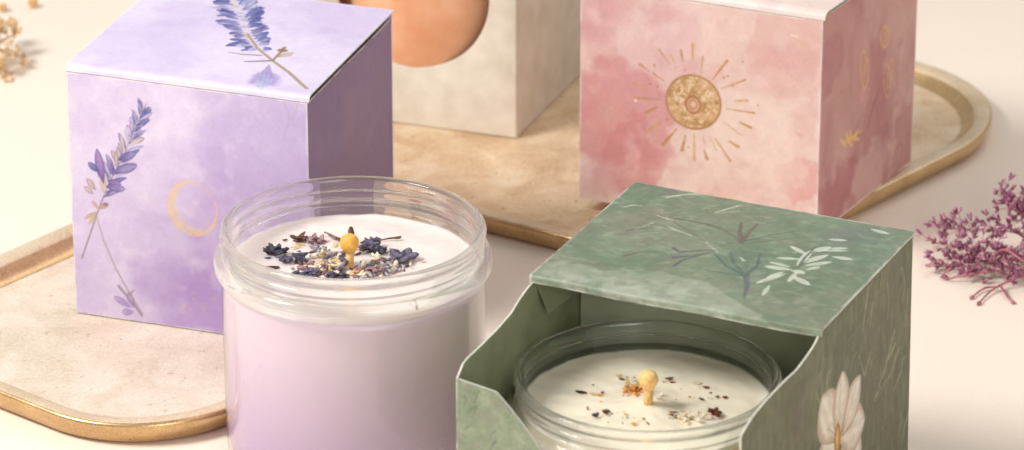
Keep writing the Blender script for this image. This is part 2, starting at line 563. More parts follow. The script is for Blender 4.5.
def rounded(corners, radii, seg=26):
    """counter-clockwise rounded polygon -> (points, outward normals)"""
    P, N = [], []
    n = len(corners)
    for i in range(n):
        a, b, c = V(corners[i - 1]), V(corners[i]), V(corners[(i + 1) % n])
        d1, d2 = (b - a).normalized(), (c - b).normalized()
        n1, n2 = V((d1.y, -d1.x)), V((d2.y, -d2.x))
        R = radii[i]
        bis = (n1 + n2).normalized()
        cen = b - bis * (R / bis.dot(n1))
        a1 = math.atan2(n1.y, n1.x); a2 = math.atan2(n2.y, n2.x)
        while a2 < a1: a2 += 2 * PI
        for k in range(seg + 1):
            t = a1 + (a2 - a1) * k / seg
            nn = V((math.cos(t), math.sin(t)))
            P.append(cen + nn * R); N.append(nn)
    return P, N

def make_tray(corners, radii, floor_z, rim_z, label, floor_mat, width=1.25):
    cx = sum(c[0] for c in corners) / len(corners); cy = sum(c[1] for c in corners) / len(corners)
    t = thing('serving_tray', (cx, cy, 0), label, 'tray', 'brass trays under the boxes')
    P, N = rounded(corners, radii)
    h = rim_z
    prof = [(.75, 0.01), (.42, .04), (.22, .16), (.06, h * .62), (.0, h * .82), (.02, h * .93), (.1, h * .99), (.22, h),
            (.56, h - .02), (.64, h - .05), (.72, h - .14), (width * .72, floor_z + .22), (width * .86, floor_z + .08), (width, floor_z + .012)]
    bm = bmesh.new()
    rows = []
    for d, z in prof:
        rows.append([bm.verts.new((p.x - n.x * d, p.y - n.y * d,
                     z + .012 * math.sin(i * .31) * (z > .2))) for i, (p, n) in enumerate(zip(P, N))])
    m = len(P)
    for r0, r1 in zip(rows, rows[1:]):
        for i in range(m):
            j = (i + 1) % m
            bm.faces.new((r0[i], r0[j], r1[j], r1[i]))
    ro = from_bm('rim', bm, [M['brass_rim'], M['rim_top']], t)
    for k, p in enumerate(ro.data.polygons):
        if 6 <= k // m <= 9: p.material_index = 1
    bm = bmesh.new()
    ring = [bm.verts.new((p.x - n.x * (width - .02), p.y - n.y * (width - .02), floor_z)) for p, n in zip(P, N)]
    low = [bm.verts.new((p.x - n.x * .75, p.y - n.y * .75, .02)) for p, n in zip(P, N)]
    bm.faces.new(ring); bm.faces.new(low[::-1])
    from_bm('tray_floor', bm, floor_mat, t, smooth=False)
    return t

# tray under the lilac box
ue, ve = V((.7705, -.6374)), V((.6374, .7705))
def uv1(u, v): return tuple(ue * u + ve * v)
make_tray([uv1(-11.3, -23.4), uv1(3.75, -23.4), uv1(3.75, -3.5), uv1(-11.3, -3.5)], [5.0, 4.5, 6.0, 5.0], .3, .9,
          'worn brass tray with pale floor, holding only the lilac box', M['pale_floor'])
# larger tray under cream and pink boxes
e2, n2 = V((.8486, -.5290)), V((.5290, .8486))
pf = n2 * -1.5; pr = (12.95, .5); dr = (.652, .758); pb = n2 * 20.9; pl = e2 * -17
c_f = line_x(pf, e2, pr, dr); c_r = line_x(pr, dr, pb, e2); c_b = line_x(pb, e2, pl, n2); c_l = line_x(pl, n2, pf, e2)
make_tray([c_l, c_f, c_r, c_b], [6, 4.5, 6.3, 6], .35, .85,
          'larger brass tray shared by the cream box and the pink box', M['brass_floor'], 1.2)

# ================================================================== LILAC BOX
def closed_box(name, C, e, sd, w, d, h, z0, label, cat, group, sheets, mats, card, side_drop=.2, fold=.24, foldh=.0, overhang=.06):
    """tuck-top carton. sheets: front, right, top (already painted); hidden sides are plain card"""
    base = C + e * (w / 2) + sd * (d / 2); base.z = z0
    t = thing(name, base, label, cat, group)
    f, r, tp = sheets
    bow = lambda X, Y: .07 * np.sin(PI * np.clip(X / w, 0, 1)) * np.sin(PI * np.clip(Y / h, 0, 1)) + .015 * np.sin(X * 1.1 + 1) * np.sin(PI * np.clip(X / w, 0, 1))
    f.build('front_panel', [mats[0], card, M['card_edge']], t, warp=bow)
    r.build('side_panel', [mats[1], card, M['card_edge']], t, warp=bow)
    tp.build('lid', [mats[2], card, M['card_edge']], t, fold=fold, foldh=foldh, thick=.06, warp=lambda X, Y: .05 * np.sin(PI * np.clip(X / w, 0, 1)) * np.sin(PI * np.clip(Y / d, 0, 1)))
    ed = -e
    FLp = C + e * w
    bm = bmesh.new()
    n = V((-ed.y, ed.x, 0))
    up = V((0, 0, 1))
    a = FLp + sd * .05 + up * (z0 + .01); b = FLp + sd * (d - .02) + up * (z0 + .01)
    slab(bm, [a, b, b + up * (h - side_drop - .05), a + up * (h - side_drop - .05)], e, .05)
    from_bm('side_panel', bm, card, t, smooth=False)
    bm = bmesh.new()
    a = C + sd * d + e * .06 + up * (z0 + .01); b = FLp + sd * d - e * .06 + up * (z0 + .01)
    slab(bm, [a, b, b + up * (h - .1), a + up * (h - .1)], sd, .05)
    from_bm('back_panel', bm, card, t, smooth=False)
    bm = bmesh.new()
    i = .08
    q = [C + e * i + sd * i, C + sd * (d - i) + e * i, C + sd * (d - i) + e * (w - i), C + e * (w - i) + sd * i]
    slab(bm, [p + up * (z0 + .06) for p in q], up, .05)
    from_bm('bottom_panel', bm, card, t, smooth=False)
    return t

def carton_sheets(C, e, sd, w, d, h, z0, base_f, base_r, base_t, drop=.38, fold=.24, gap=.24, over=.07, res=34):
    up = V((0, 0, 1)); z = up * z0
    FLp = C + e * w
    ed = -e
    nf = V((ed.y, -ed.x, 0))           # outward front
    if nf.dot(sd) > 0: nf = -nf
    nr = V((sd.y, -sd.x, 0))           # outward right
    if nr.dot(ed) < 0: nr = -nr
    f = Sheet(FLp + z, ed, up, w, h - fold - .025, base_f, res, nf)
    r = Sheet(C + sd * gap - ed * .09 + z, sd, up, d - gap, h - drop, base_r, res, nr)
    arc = fold * PI / 2
    tp = Sheet(FLp - ed * over * .4 + up * (z0 + h), ed, sd, w + over * 1.4, d + .02, base_t, res, up)
    return f, r, tp

C, e, sd = foot(-6.948, -11.365, .331, -.013, 8.907, 8.718)
zL = .34
# measured at z .5: same picture with the true floor height
wL, dL, hL = 8.907, 8.718, 9.39
f, r, tp = carton_sheets(C, e, sd, wL, dL, hL, zL, (200, 185, 220), (146, 124, 156), (212, 200, 230))  # side base is darker: shade of the right face put into the colour

# --- front pigment
f.mottle((220, 208, 234), 3, .35, .38, .66, .8)
f.wash((230, 222, 240), 110, 110, 2.6, .7, 12, .35)
f.wash((186, 162, 212), 265, 285, 3.4, .8, 21, .35)
f.wash((176, 146, 206), 215, 305, 2.0, .75, 22, .6)
f.wash((170, 140, 200), 180, 285, 1.2, .6, 28, .7)
f.wash((184, 164, 212), 290, 150, 2.4, .6, 23, .4)
f.wash((200, 180, 220), 90, 120, 1.1, .5, 24, .7)
f.wash((206, 190, 226), 150, 200, 2.0, .4, 25, .5)
f.mottle((186, 160, 208), 41, 1.3, .55, .72, .35)
f.mottle((244, 238, 246), 43, 1.9, .6, .75, .35)
rnd = random.Random(5)
FLOR = [((88, 84, 148), (158, 150, 196)), ((110, 98, 160), (182, 170, 206)), ((82, 88, 146), (144, 150, 192)),
        ((126, 96, 160), (178, 146, 196)), ((190, 168, 156), (216, 200, 186)), ((104, 84, 150), (196, 184, 214)), ((176, 166, 208), (218, 210, 230)), ((150, 132, 176), (214, 204, 220))]
stem = [(146, 104), (138, 122), (129, 143), (119, 165), (108, 186), (99, 209), (91, 232), (82, 258)]
f.stroke(stem, .9, 1.6, (150, 130, 128), .9)
def along(pts, t):
    t *= len(pts) - 1; i = min(int(t), len(pts) - 2); k = t - i
    return (pts[i][0] + (pts[i + 1][0] - pts[i][0]) * k, pts[i][1] + (pts[i + 1][1] - pts[i][1]) * k)
for i in range(48):
    t = (i / 48) * .60
    bx, by = along(stem, t + .05)
    side = 1 if i % 2 else -1
    ang = math.radians(-66 + side * (28 + rnd.random() * 30))
    L = (9 + 8 * t / .6 + rnd.random() * 7)
    c = rnd.choice(FLOR)
    tipx, tipy = bx + math.cos(ang) * L, by + math.sin(ang) * L
    f.petal((bx, by), (tipx, tipy), 3.2 + rnd.random() * 2.4, c[0], c[1], .92, .2, i, rim=(78, 70, 132) if rnd.random() < .6 else (214, 206, 226))
for (bx, by, tx, ty, w) in ((104, 184, 97, 148, 9), (108, 180, 122, 186, 9), (106, 186, 126, 189, 8), (113, 172, 138, 165, 9),
                            (118, 160, 137, 152, 8), (100, 172, 88, 162, 7), (96, 190, 87, 178, 6), (94, 194, 84, 186, 5)):
    c = rnd.choice(FLOR[:4]) if w > 6 else ((196, 172, 152), (214, 194, 176))
    f.petal((bx, by), (tx, ty), w, c[0], c[1], .92, .3, int(bx), rim=(88, 78, 142))
for (bx, by, tx, ty, w) in ((99, 209, 109, 203, 5), (99, 209, 92, 200, 4), (98, 211, 84, 219, 4), (97, 213, 88, 225, 3)):
    f.petal((bx, by), (tx, ty), w, (186, 152, 128), (206, 182, 160), .9)
f.disc(106, 204, 3, 2, (128, 100, 140), .7)
f.stroke([(96, 213), (104, 240), (116, 268), (128, 290), (142, 314)], 1.0, 1.6, (160, 140, 150), .8)
f.stroke([(119, 286), (133, 303), (142, 316)], 2.6, 1.6, (140, 122, 120), .75)
f.stroke([(128, 296), (134, 290)], 2.4, 1, (150, 126, 110), .8)
for (bx, by, tx, ty) in ((132, 308, 114, 296), (134, 312, 122, 312), (134, 308, 128, 292)):
    f.petal((bx, by), (tx, ty), 7, (140, 112, 176), (186, 166, 206), .6, rim=(110, 84, 150))
f.stroke([(283, 100), (290, 118), (284, 136)], 1.4, .6, (170, 150, 186), .5)
f.stroke([(300, 98), (294, 116), (288, 128)], 1.2, .6, (184, 160, 160), .5)
# gold crescent
f.ring(193, 208, 25, 27.5, 3.0, (228, 194, 152), .4, 0.1, (1.0, .8), .6, 8)
f.ring(193, 208, 25, 27.5, 5.0, (234, 200, 140), .55, 0.1, (4.0, 3.1), .5, 9)
for k in range(14):
    f.disc(165 + rnd.random() * 60, 270 + rnd.random() * 40, .8 + rnd.random() * .6, .7, (226, 190, 140), .6)
# --- side pigment, darkened to paint in the shade of this face
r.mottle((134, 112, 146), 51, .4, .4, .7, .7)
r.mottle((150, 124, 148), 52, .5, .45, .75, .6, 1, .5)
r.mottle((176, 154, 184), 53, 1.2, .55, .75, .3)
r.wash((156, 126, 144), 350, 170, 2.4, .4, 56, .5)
# --- top pigment
tp.mottle((232, 224, 240), 61, .4, .35, .65, .8)
tp.wash((196, 178, 220), 190, 20, 2.2, .55, 62, .5)
tp.wash((200, 180, 222), 350, 20, 2.0, .5, 63, .5)
tp.wash((206, 190, 228), 150, 60, 1.6, .45, 64, .6)
tp.wash((150, 128, 190), 265, 78, .45, .8, 65, 1.2)
tp.mottle((190, 168, 210), 66, 1.4, .58, .72, .3)
sp = [(228, -16), (236, 2), (243, 18), (249, 34), (259, 48), (274, 60), (290, 71), (308, 87)]
tp.petal((271, 63), (262, 88), 9, (150, 132, 196), (190, 200, 226), .8, .8, 4)
for i in range(92):
    t = (i / 92) * .60
    bx, by = along(sp, t + .01)
    side = 1 if i % 2 else -1
    el = rnd.uniform(-.25, .55) + .25 * (1 - t / .6)
    L = (12 + 22 * math.sin(PI * min(1, (t + .14) / .78))) * rnd.uniform(.55, 1.05)
    dx, dy = (-math.cos(el), -math.sin(el) * .8 + .12) if side < 0 else (math.cos(el) * .8, -math.sin(el) * .8 - .1)
    c = rnd.choice([((84, 90, 160), (140, 148, 202)), ((70, 74, 142), (120, 126, 186)), ((130, 128, 186), (204, 206, 228)), ((92, 86, 150), (188, 184, 214)), ((206, 204, 226), (150, 150, 198))])
    tp.petal((bx + dx * 3, by + dy * 3), (bx + dx * L, by + dy * L), 3.0 + rnd.random() * 3.2, c[1], c[0], .92, .8, i, rim=(78, 78, 140) if rnd.random() < .35 else None)
for k in range(16):
    bx, by = along(sp, .02 + k / 16 * .5)
    tp.disc(bx + rnd.uniform(-2, 2), by, 2.4, 1.8, rnd.choice([(214, 204, 200), (198, 182, 176), (176, 168, 196)]), .8)
tp.stroke(sp[3:], 1.8, 2.2, (166, 142, 122), .9)
tp.stroke([(274, 60), (250, 61), (246, 61)], 2.2, 1.2, (140, 122, 130), .9)
tp.stroke([(262, 55), (244, 54), (230, 52)], 2, 1, (150, 130, 140), .8)
tp.stroke([(275, 59), (282, 52), (286, 47)], 1.6, 2.2, (150, 122, 92), .9)
tp.petal((278, 57), (295, 52), 5, (180, 160, 140), (206, 190, 170), .8, rim=(140, 118, 100))
tp.disc(284, 50, 3, 2.4, (132, 104, 82), .8)
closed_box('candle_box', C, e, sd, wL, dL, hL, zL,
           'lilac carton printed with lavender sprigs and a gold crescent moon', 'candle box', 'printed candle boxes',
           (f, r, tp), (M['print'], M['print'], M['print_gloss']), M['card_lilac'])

# ================================================================== PINK BOX
zP = .87
C, e, sd = foot(11.052, -3.198, .411, .111, 9.333, 8.171)
wP, dP, hP = 9.333, 8.171, 8.75
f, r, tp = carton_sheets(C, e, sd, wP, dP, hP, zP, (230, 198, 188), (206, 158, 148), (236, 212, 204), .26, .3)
f.mottle((240, 220, 212), 71, .35, .4, .65, .8)
f.wash((206, 130, 128), 612, 120, 2.1, .7, 72, .55, .16)
f.wash((208, 136, 136), 640, 160, 1.2, .7, 73, .8, .10)
f.wash((206, 138, 144), 590, 20, 1.4, .5, 74, .6)
f.wash((216, 160, 168), 665, 60, 2.0, .4, 75, .55)
f.wash((218, 160, 156), 780, 45, 1.8, .38, 76, .7, .15)
f.wash((214, 146, 142), 806, 175, 1.1, .55, 77, .9, .12)
f.wash((238, 216, 204), 740, 150, 2.2, .7, 78, .5)
f.wash((236, 206, 200), 600, 190, 1.0, .6, 79, .8)
f.mottle((206, 144, 146), 81, 1.1, .57, .7, .4)
f.mottle((246, 232, 226), 82, 1.7, .6, .74, .4)
def q3(x, y): return (620 + x / 3.213, 30 + y / 3.213)
GOLD, GOLD2 = (184, 136, 76), (206, 162, 104)
f.disc(*q3(238, 230), 28, 27, (214, 176, 136), .95, .6)
x, y = f.at(*q3(238, 230))
sl = f._box([x - 1.1, x + 1.1], [y - 1.1, y + 1.1], .1)
dd = np.hypot(f.X[sl] - x, f.Y[sl] - y) < 1.0
f._put(sl, (166, 126, 76), .7 * dd * sstep(fbm(f.X[sl], f.Y[sl], 88, 5, 5, .65), .47, .58))
f._put(sl, (246, 222, 190), .75 * dd * sstep(fbm(f.X[sl], f.Y[sl], 89, 7, 4, .65), .52, .6))
f._put(sl, (196, 150, 96), .5 * dd * sstep(fbm(f.X[sl], f.Y[sl], 90, 12, 3, .7), .52, .6))
f.ring(*q3(238, 230), 28.5, 27.2, 2.2, (172, 128, 78), .9, .6, (0, 0), .2)
f.ring(*q3(238, 230), 24, 23, 1.0, (190, 148, 100), .5, .6, (0, 0), .5)
f.disc(*q3(237, 238), 8.5, 9, (212, 164, 128), .7)
f.ring(*q3(237, 238), 8.5, 9.5, 2.2, (166, 108, 76), .9, 0, (0, 0), .2)
f.ring(*q3(237, 238), 4.2, 4.8, 1.0, (176, 116, 86), .6)
f.disc(*q3(237, 236), 2.6, 2.8, (232, 196, 172), .9)
RAYS = [(235, 95, 235, 45, 3.2), (203, 102, 197, 64, 2.6), (162, 110, 125, 60, 1.6), (183, 120, 165, 78, 1.4), (95, 131, 65, 109, 2.8),
        (142, 162, 108, 138, 1.6), (86, 181, 40, 170, 1.8), (132, 222, 50, 216, 1.8), (120, 246, 84, 264, 3.0), (134, 294, 94, 319, 3.0),
        (184, 316, 138, 368, 2.8), (212, 338, 201, 384, 3.4), (240, 332, 240, 416, 3.0), (268, 338, 274, 364, 1.2), (272, 384, 281, 411, 3.6),
        (290, 338, 312, 384, 1.2), (308, 346, 356, 418, 2.4), (352, 354, 382, 374, 3.2), (334, 292, 392, 336, 1.3), (386, 294, 422, 312, 3.0),
        (343, 250, 434, 265, 1.8), (374, 225, 412, 225, 3.0), (328, 186, 406, 158, 1.6), (300, 156, 346, 97, 2.6), (261, 138, 268, 84, 2.0)]
for i, (x0, y0, x1, y1, w) in enumerate(RAYS):
    f.stroke([q3(x0, y0), q3((x0 + x1) / 2, (y0 + y1) / 2), q3(x1, y1)], w * .45, w * 1.0, GOLD if i % 3 else GOLD2, .92, .35, i)
for (x, y, rr) in ((112, 112, 1.3), (122, 181, 1.2), (152, 286, 1.3), (336, 150, 1.2), (348, 146, 1), (396, 101, .9), (445, 240, .8), (52, 225, 1.6), (210, 128, .8), (365, 178, 1), (98, 172, 1), (222, 375, .8), (128, 205, .8)):
    f.disc(*q3(x, y), rr, rr, GOLD if x != 52 else (240, 226, 214), .85)
f.stroke([(794, 36), (806, 46), (815, 60)], 1.2, 1.0, (222, 176, 128), .7, .4)
f.stroke([(792, 35), (798, 37)], 2.2, 1.2, (246, 226, 206), .8)
# side
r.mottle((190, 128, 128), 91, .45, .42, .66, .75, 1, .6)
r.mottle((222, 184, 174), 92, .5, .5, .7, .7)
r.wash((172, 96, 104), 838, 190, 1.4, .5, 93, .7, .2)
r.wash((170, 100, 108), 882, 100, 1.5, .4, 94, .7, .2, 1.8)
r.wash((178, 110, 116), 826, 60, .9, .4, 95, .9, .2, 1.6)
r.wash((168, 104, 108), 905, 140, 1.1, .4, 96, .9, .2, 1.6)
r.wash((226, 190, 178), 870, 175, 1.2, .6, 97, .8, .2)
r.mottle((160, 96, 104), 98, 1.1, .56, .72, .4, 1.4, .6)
def q4(x, y): return (815 + x / 2.045, y / 2.045)
G3 = (236, 186, 108)
r.disc(*q4(140, 74), 4.5, 6, (222, 170, 110), .25)
r.ring(*q4(140, 74), 6, 7.5, 1.7, G3, .6, .5, (0, 0), .3)
r.ring(*q4(98, 143), 5, 13, 1.8, G3, .6, .15, (0, 0), .3)
r.ring(*q4(103, 150), 4, 9, 1.5, G3, .6, -.2, (0, 0), .3)
r.ring(*q4(144, 165), 5, 11, 1.6, G3, .6, .2, (0, 0), .4)
r.ring(*q4(150, 150), 4, 9, 1.5, G3, .6, -.3, (0, 0), .4)
r.disc(*q4(95, 192), 4, 5, (226, 160, 160), .5)
for (x0, y0, x1, y1, w) in ((58, 290, 92, 268, 1.3), (66, 285, 62, 272, 2.6), (72, 281, 70, 268, 2.4), (80, 277, 86, 266, 2.4), (66, 287, 74, 297, 2.6), (76, 283, 88, 284, 2.4), (56, 292, 50, 286, 2.2), (58, 292, 62, 300, 2)):
    r.stroke([q4(x0, y0), q4(x1, y1)], w * 1.2, w * .7, (240, 196, 124), .8)
r.ring(*q4(166, 332), 6, 11, 1.0, (178, 110, 104), .7, -.4, (0, 0), .3)
r.stroke([q4(105, 260), q4(118, 210), q4(128, 180)], 1.6, .8, (150, 90, 96), .6)
# top
tp.mottle((246, 230, 226), 101, .6, .4, .65, .8)
tp.mottle((226, 178, 176), 102, .8, .55, .72, .5)
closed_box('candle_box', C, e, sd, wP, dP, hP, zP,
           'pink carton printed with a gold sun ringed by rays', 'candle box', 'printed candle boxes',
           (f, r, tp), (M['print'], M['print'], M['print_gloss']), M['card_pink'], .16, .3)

# ================================================================== CREAM BOX WITH ROUND WINDOW
zW = .36
C = V((.19, 7.46, 0)); a = .336; e = V((-math.cos(a), math.sin(a), 0)); sd = V((.359, .933, 0)).normalized()
wW, dW, hW = 8.9, 9.2, 10.2
up = V((0, 0, 1)); ed = -e; FLp = C + e * wW
base = C + e * (wW / 2) + sd * (dW / 2); base.z = zW
cream = thing('candle_box', base, 'plain cream carton with a round window cut in its front', 'candle box')
nf = V((ed.y, -ed.x, 0)); nf = nf if nf.dot(sd) < 0 else -nf
hc = onplane(412, 67, C, nf); hx = (hc - FLp).dot(ed); hb = hc.z - zW
hr = 3.15; hcy = hb + hr
bm = bmesh.new()
NS = 96
def frp(x, y, dep): return FLp + ed * x + up * (zW + y) - nf * dep
ringpts = []
for dep, lip in ((0, 0), (0, .0), (.16, .0)):
    pass
def sqpt(t):
    c_, s_ = math.cos(t), math.sin(t)
    sx_ = (wW - hx) / c_ if c_ > 1e-9 else (-hx / c_ if c_ < -1e-9 else 1e9)
    sy_ = (hW - hcy) / s_ if s_ > 1e-9 else (-hcy / s_ if s_ < -1e-9 else 1e9)
    k = min(sx_, sy_)
    return (hx + c_ * k, hcy + s_ * k)
angs = sorted([2 * PI * i / NS for i in range(NS)] + [math.atan2(yy - hcy, xx - hx) % (2 * PI) for xx in (0, wW) for yy in (0, hW)])
loops = []
for kind, dep in (('sq', .16), ('sq', .05), ('sq2', 0), ('ci2', 0), ('ci', .07), ('ci', .16)):
    L = []
    for t in angs:
        if kind.startswith('sq'):
            x, y = sqpt(t)
            if kind == 'sq2':
                x = min(max(x, .05), wW - .05); y = min(max(y, .05), hW - .05)
        else:
            rr = hr + (.09 if kind == 'ci2' else 0)
            x, y = hx + math.cos(t) * rr, hcy + math.sin(t) * rr
        L.append(bm.verts.new(frp(x, y, dep)))
    loops.append(L)
for A_, B_ in zip(loops, loops[1:] + loops[:1]):
    for i in range(len(A_)):
        j = (i + 1) % len(A_)
        bm.faces.new((A_[i], A_[j], B_[j], B_[i]))
from_bm('window_panel', bm, M['card_cream'], cream, sharp=40)
z0v = up * (zW + .01)
for nm, q, nn in (('side_panel', [C + sd * .06 - ed * .02, C + sd * dW - ed * .02], -e), ('side_panel', [FLp + sd * .17 + ed * .02, FLp + sd * dW + ed * .02], e), ('back_panel', [C + sd * (dW + .02), FLp + sd * (dW + .02)], sd)):
    bm = bmesh.new()
    a_, b_ = q[0] + z0v, q[1] + z0v
    if nm == 'side_panel':
        a_ = a_ + sd * .11
    slab(bm, [a_, b_, b_ + up * (hW - .1), a_ + up * (hW - .1)], nn, .06)
    bmesh.ops.bevel(bm, geom=bm.edges[:], offset=.02, segments=2, affect='EDGES')
    from_bm(nm, bm, M['card_cream'], cream, sharp=40)
for nm, zz in (('lid', zW + hW), ('bottom_panel', zW + .08)):
    bm = bmesh.new(); i = .08
    slab(bm, [p + up * zz for p in (C + e * i + sd * i, C + sd * (dW - i) + e * i, C + sd * (dW - i) + e * (wW - i), C + e * (wW - i) + sd * i)], up, .06)
    from_bm(nm, bm, M['card_cream'], cream, smooth=False)
# the round peach candle inside
bm = bmesh.new()
pc = frp(hx - .1, hcy, 3.85); pc = V((pc.x, pc.y, zW + .09))
PR = 3.95
prof = [(0, 0), (1.6, 0), (2.3, .12), (2.9, .6), (3.4, 1.4), (3.85, 2.4), (4.1, 3.6), (4.15, 4.8), (4.08, 6.0), (3.75, 7.1), (3.0, 8.0), (2.2, 8.65), (1.2, 8.95), (0, 9.02)]
def lathe(bm, prof, cen, seg=96):
    rows = []
    for rr, z in prof:
        if rr < 1e-6: rows.append([bm.verts.new((cen.x, cen.y, cen.z + z))])
        else: rows.append([bm.verts.new((cen.x + rr * math.cos(2 * PI * i / seg), cen.y + rr * math.sin(2 * PI * i / seg), cen.z + z)) for i in range(seg)])
    fs = []
    for A_, B_ in zip(rows, rows[1:]):
        for i in range(seg):
            j = (i + 1) % seg
            if len(A_) == 1 and len(B_) == 1: continue
            if len(A_) == 1: fs.append(bm.faces.new((A_[0], B_[j], B_[i])))
            elif len(B_) == 1: fs.append(bm.faces.new((A_[i], A_[j], B_[0])))
            else: fs.append(bm.faces.new((A_[i], A_[j], B_[j], B_[i])))
    return fs
lathe(bm, prof, pc)
peach = from_bm('round_candle', bm, M['wax_peach'], None, base=pc)
tag(peach, 'smooth peach orange candle showing through the round window of the cream box', 'candle')

# ================================================================== GREEN OPEN BOX
A = .430; wG = 9.572; hG = 9.2
C = V((9.291, -29.255, 0)); e = V((-math.cos(A), math.sin(A), 0)); ed = -e
sd = V((math.sin(A + .005), math.cos(A + .005), 0)); dG = 8.18
FLp = C + e * wG
_n = V((sd.y, -sd.x, 0)); _n = _n if _n.dot(ed) > 0 else -_n
fR = max(5.3, -(onplane(741, 436, C, _n) - C).dot(sd))      # how far the open front reaches past the lid
fL = max(5.35, -(onplane(456, 378, FLp, _n) - FLp).dot(sd))
print('open front', fR, fL, onplane(741, 436, C, _n).z, onplane(456, 378, FLp, _n).z)
CF, LF = C - sd * fR, FLp - sd * fL
nr = V((sd.y, -sd.x, 0)); nr = nr if nr.dot(ed) > 0 else -nr
base = (CF + LF) / 2 + sd * 6; base.z = 0
green = thing('candle_box', base, 'open sage green carton printed with pale wildflowers', 'candle box', 'printed candle boxes')
def interp(tab):
    tab = sorted(tab)
    xs, ys = [t[0] for t in tab], [t[1] for t in tab]
    return lambda x: float(np.interp(x, xs, ys))
# right side
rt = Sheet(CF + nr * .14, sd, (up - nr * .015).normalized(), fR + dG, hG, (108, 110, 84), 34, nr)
tab = []
for uvp in ((741, 436), (752, 418), (765, 402), (785, 381), (797, 370), (806, 358), (815, 345), (820, 334)):
    p = onplane(*uvp, C, nr); tab.append(((p - CF).dot(sd), p.z))
tab = [(max(0, x), min(z, hG - .07)) for x, z in tab] + [(0.0, tab[0][1] - .05), (fR + .1, hG - .07), (fR + dG, hG - .09)]
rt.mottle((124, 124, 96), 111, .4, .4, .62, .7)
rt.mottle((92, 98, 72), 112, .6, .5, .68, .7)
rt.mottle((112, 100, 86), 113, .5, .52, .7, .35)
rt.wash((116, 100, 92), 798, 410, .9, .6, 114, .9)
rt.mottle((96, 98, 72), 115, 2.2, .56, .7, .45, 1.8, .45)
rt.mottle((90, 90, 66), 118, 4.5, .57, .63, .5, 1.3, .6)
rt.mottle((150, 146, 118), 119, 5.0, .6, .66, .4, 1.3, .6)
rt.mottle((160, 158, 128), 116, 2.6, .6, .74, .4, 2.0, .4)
def q7(x, y): return (810 + x / 2.045, 230 + y / 2.045)
rnd = random.Random(9)
for pts, w in (([(108, 205), (114, 165), (120, 118)], 1.6), ([(126, 200), (130, 165), (137, 128)], 1.4), ([(118, 190), (128, 150)], 1.2), ([(130, 350), (150, 290), (172, 205)], 1.3),
               ([(135, 345), (165, 300), (184, 240)], 1.2), ([(150, 300), (158, 265), (174, 232)], 1.8), ([(28, 345), (24, 300), (30, 262)], 1.6), ([(34, 340), (36, 305), (42, 290)], 1.4),
               ([(160, 180), (164, 140), (160, 110)], 1.1), ([(188, 150), (192, 110), (186, 80)], 1.1), ([(146, 130), (150, 90), (146, 70)], 1.0), ([(170, 330), (186, 290), (190, 262)], 1.1),
               ([(190, 440), (196, 400), (204, 372)], 1.4), ([(182, 430), (188, 400), (190, 380)], 1.0), ([(100, 260), (112, 300), (124, 250)], 1.0), ([(10, 330), (18, 350), (20, 390)], 1.0),
               ([(196, 200), (200, 160), (204, 120)], .9), ([(112, 100), (122, 80), (124, 60)], .9)):
    for k in range(2):
        jx, jy = rnd.uniform(-3, 3), rnd.uniform(-3, 3)
        rt.stroke([q7(x + jx, y + jy) for x, y in pts], w * .6, w, (176, 178, 146) if k == 0 else (146, 146, 114), .7, .35, int(w * 10) + k)
for k in range(40):
    x, y = rnd.uniform(10, 210), rnd.uniform(60, 440)
    L = rnd.uniform(10, 40)
    rt.stroke([q7(x, y), q7(x + rnd.uniform(-4, 8), y - L * .5), q7(x + rnd.uniform(-4, 14), y - L)], .6, 1.4, rnd.choice([(166, 164, 130), (92, 92, 70), (148, 140, 118), (88, 86, 66)]), .4, .4, k)
def q8(x, y): return (780 + x / 4.5, 350 + y / 4.5)
PET = (240, 222, 198); PET2 = (250, 242, 226); PR_ = (176, 140, 118)
rt.petal(q8(222, 620), q8(185, 425), 26.7, PET, PET2, .95, .3, 5, PR_)
rt.petal(q8(300, 620), q8(350, 425), 25.3, PET, PET2, .95, .3, 6, PR_)
rt.petal(q8(262, 470), q8(190, 410), 23.8, PET, PET2, .95, .2, 6, PR_)
rt.petal(q8(262, 475), q8(368, 470), 28.1, PET, PET2, .95, .2, 6, PR_)
rt.petal(q8(255, 415), q8(186, 215), 26.7, PET, PET2, .97, .6, 7, PR_)
rt.petal(q8(262, 405), q8(382, 312), 25.3, PET, PET2, .97, .5, 8, PR_)
rt.petal(q8(280, 390), q8(362, 112), 20.4, PET, PET2, .97, .3, 9, PR_)
rt.petal(q8(265, 400), q8(282, 94), 21.7, PET, PET2, .97, .3, 10, PR_)
for x, y in ((255, 300), (275, 280), (295, 290), (235, 330), (310, 300), (320, 340), (215, 350)):
    rt.stroke([q8(262, 395), q8((x + 262) / 2 + 3, (y + 395) / 2), q8(x, y)], .8, .4, (170, 120, 96), .6)
rt.disc(*q8(258, 405), 3.8, 9, (204, 150, 78), .95)
rt.ring(*q8(258, 405), 3.8, 9, 1.2, (168, 112, 54), .9)
rt.disc(*q8(258, 398), 1.6, 5, (232, 190, 120), .9)
rt.build('side_panel', [M['print'], M['card_green'], M['card_edge']], green, g=.07, top=interp(tab), thick=.06)
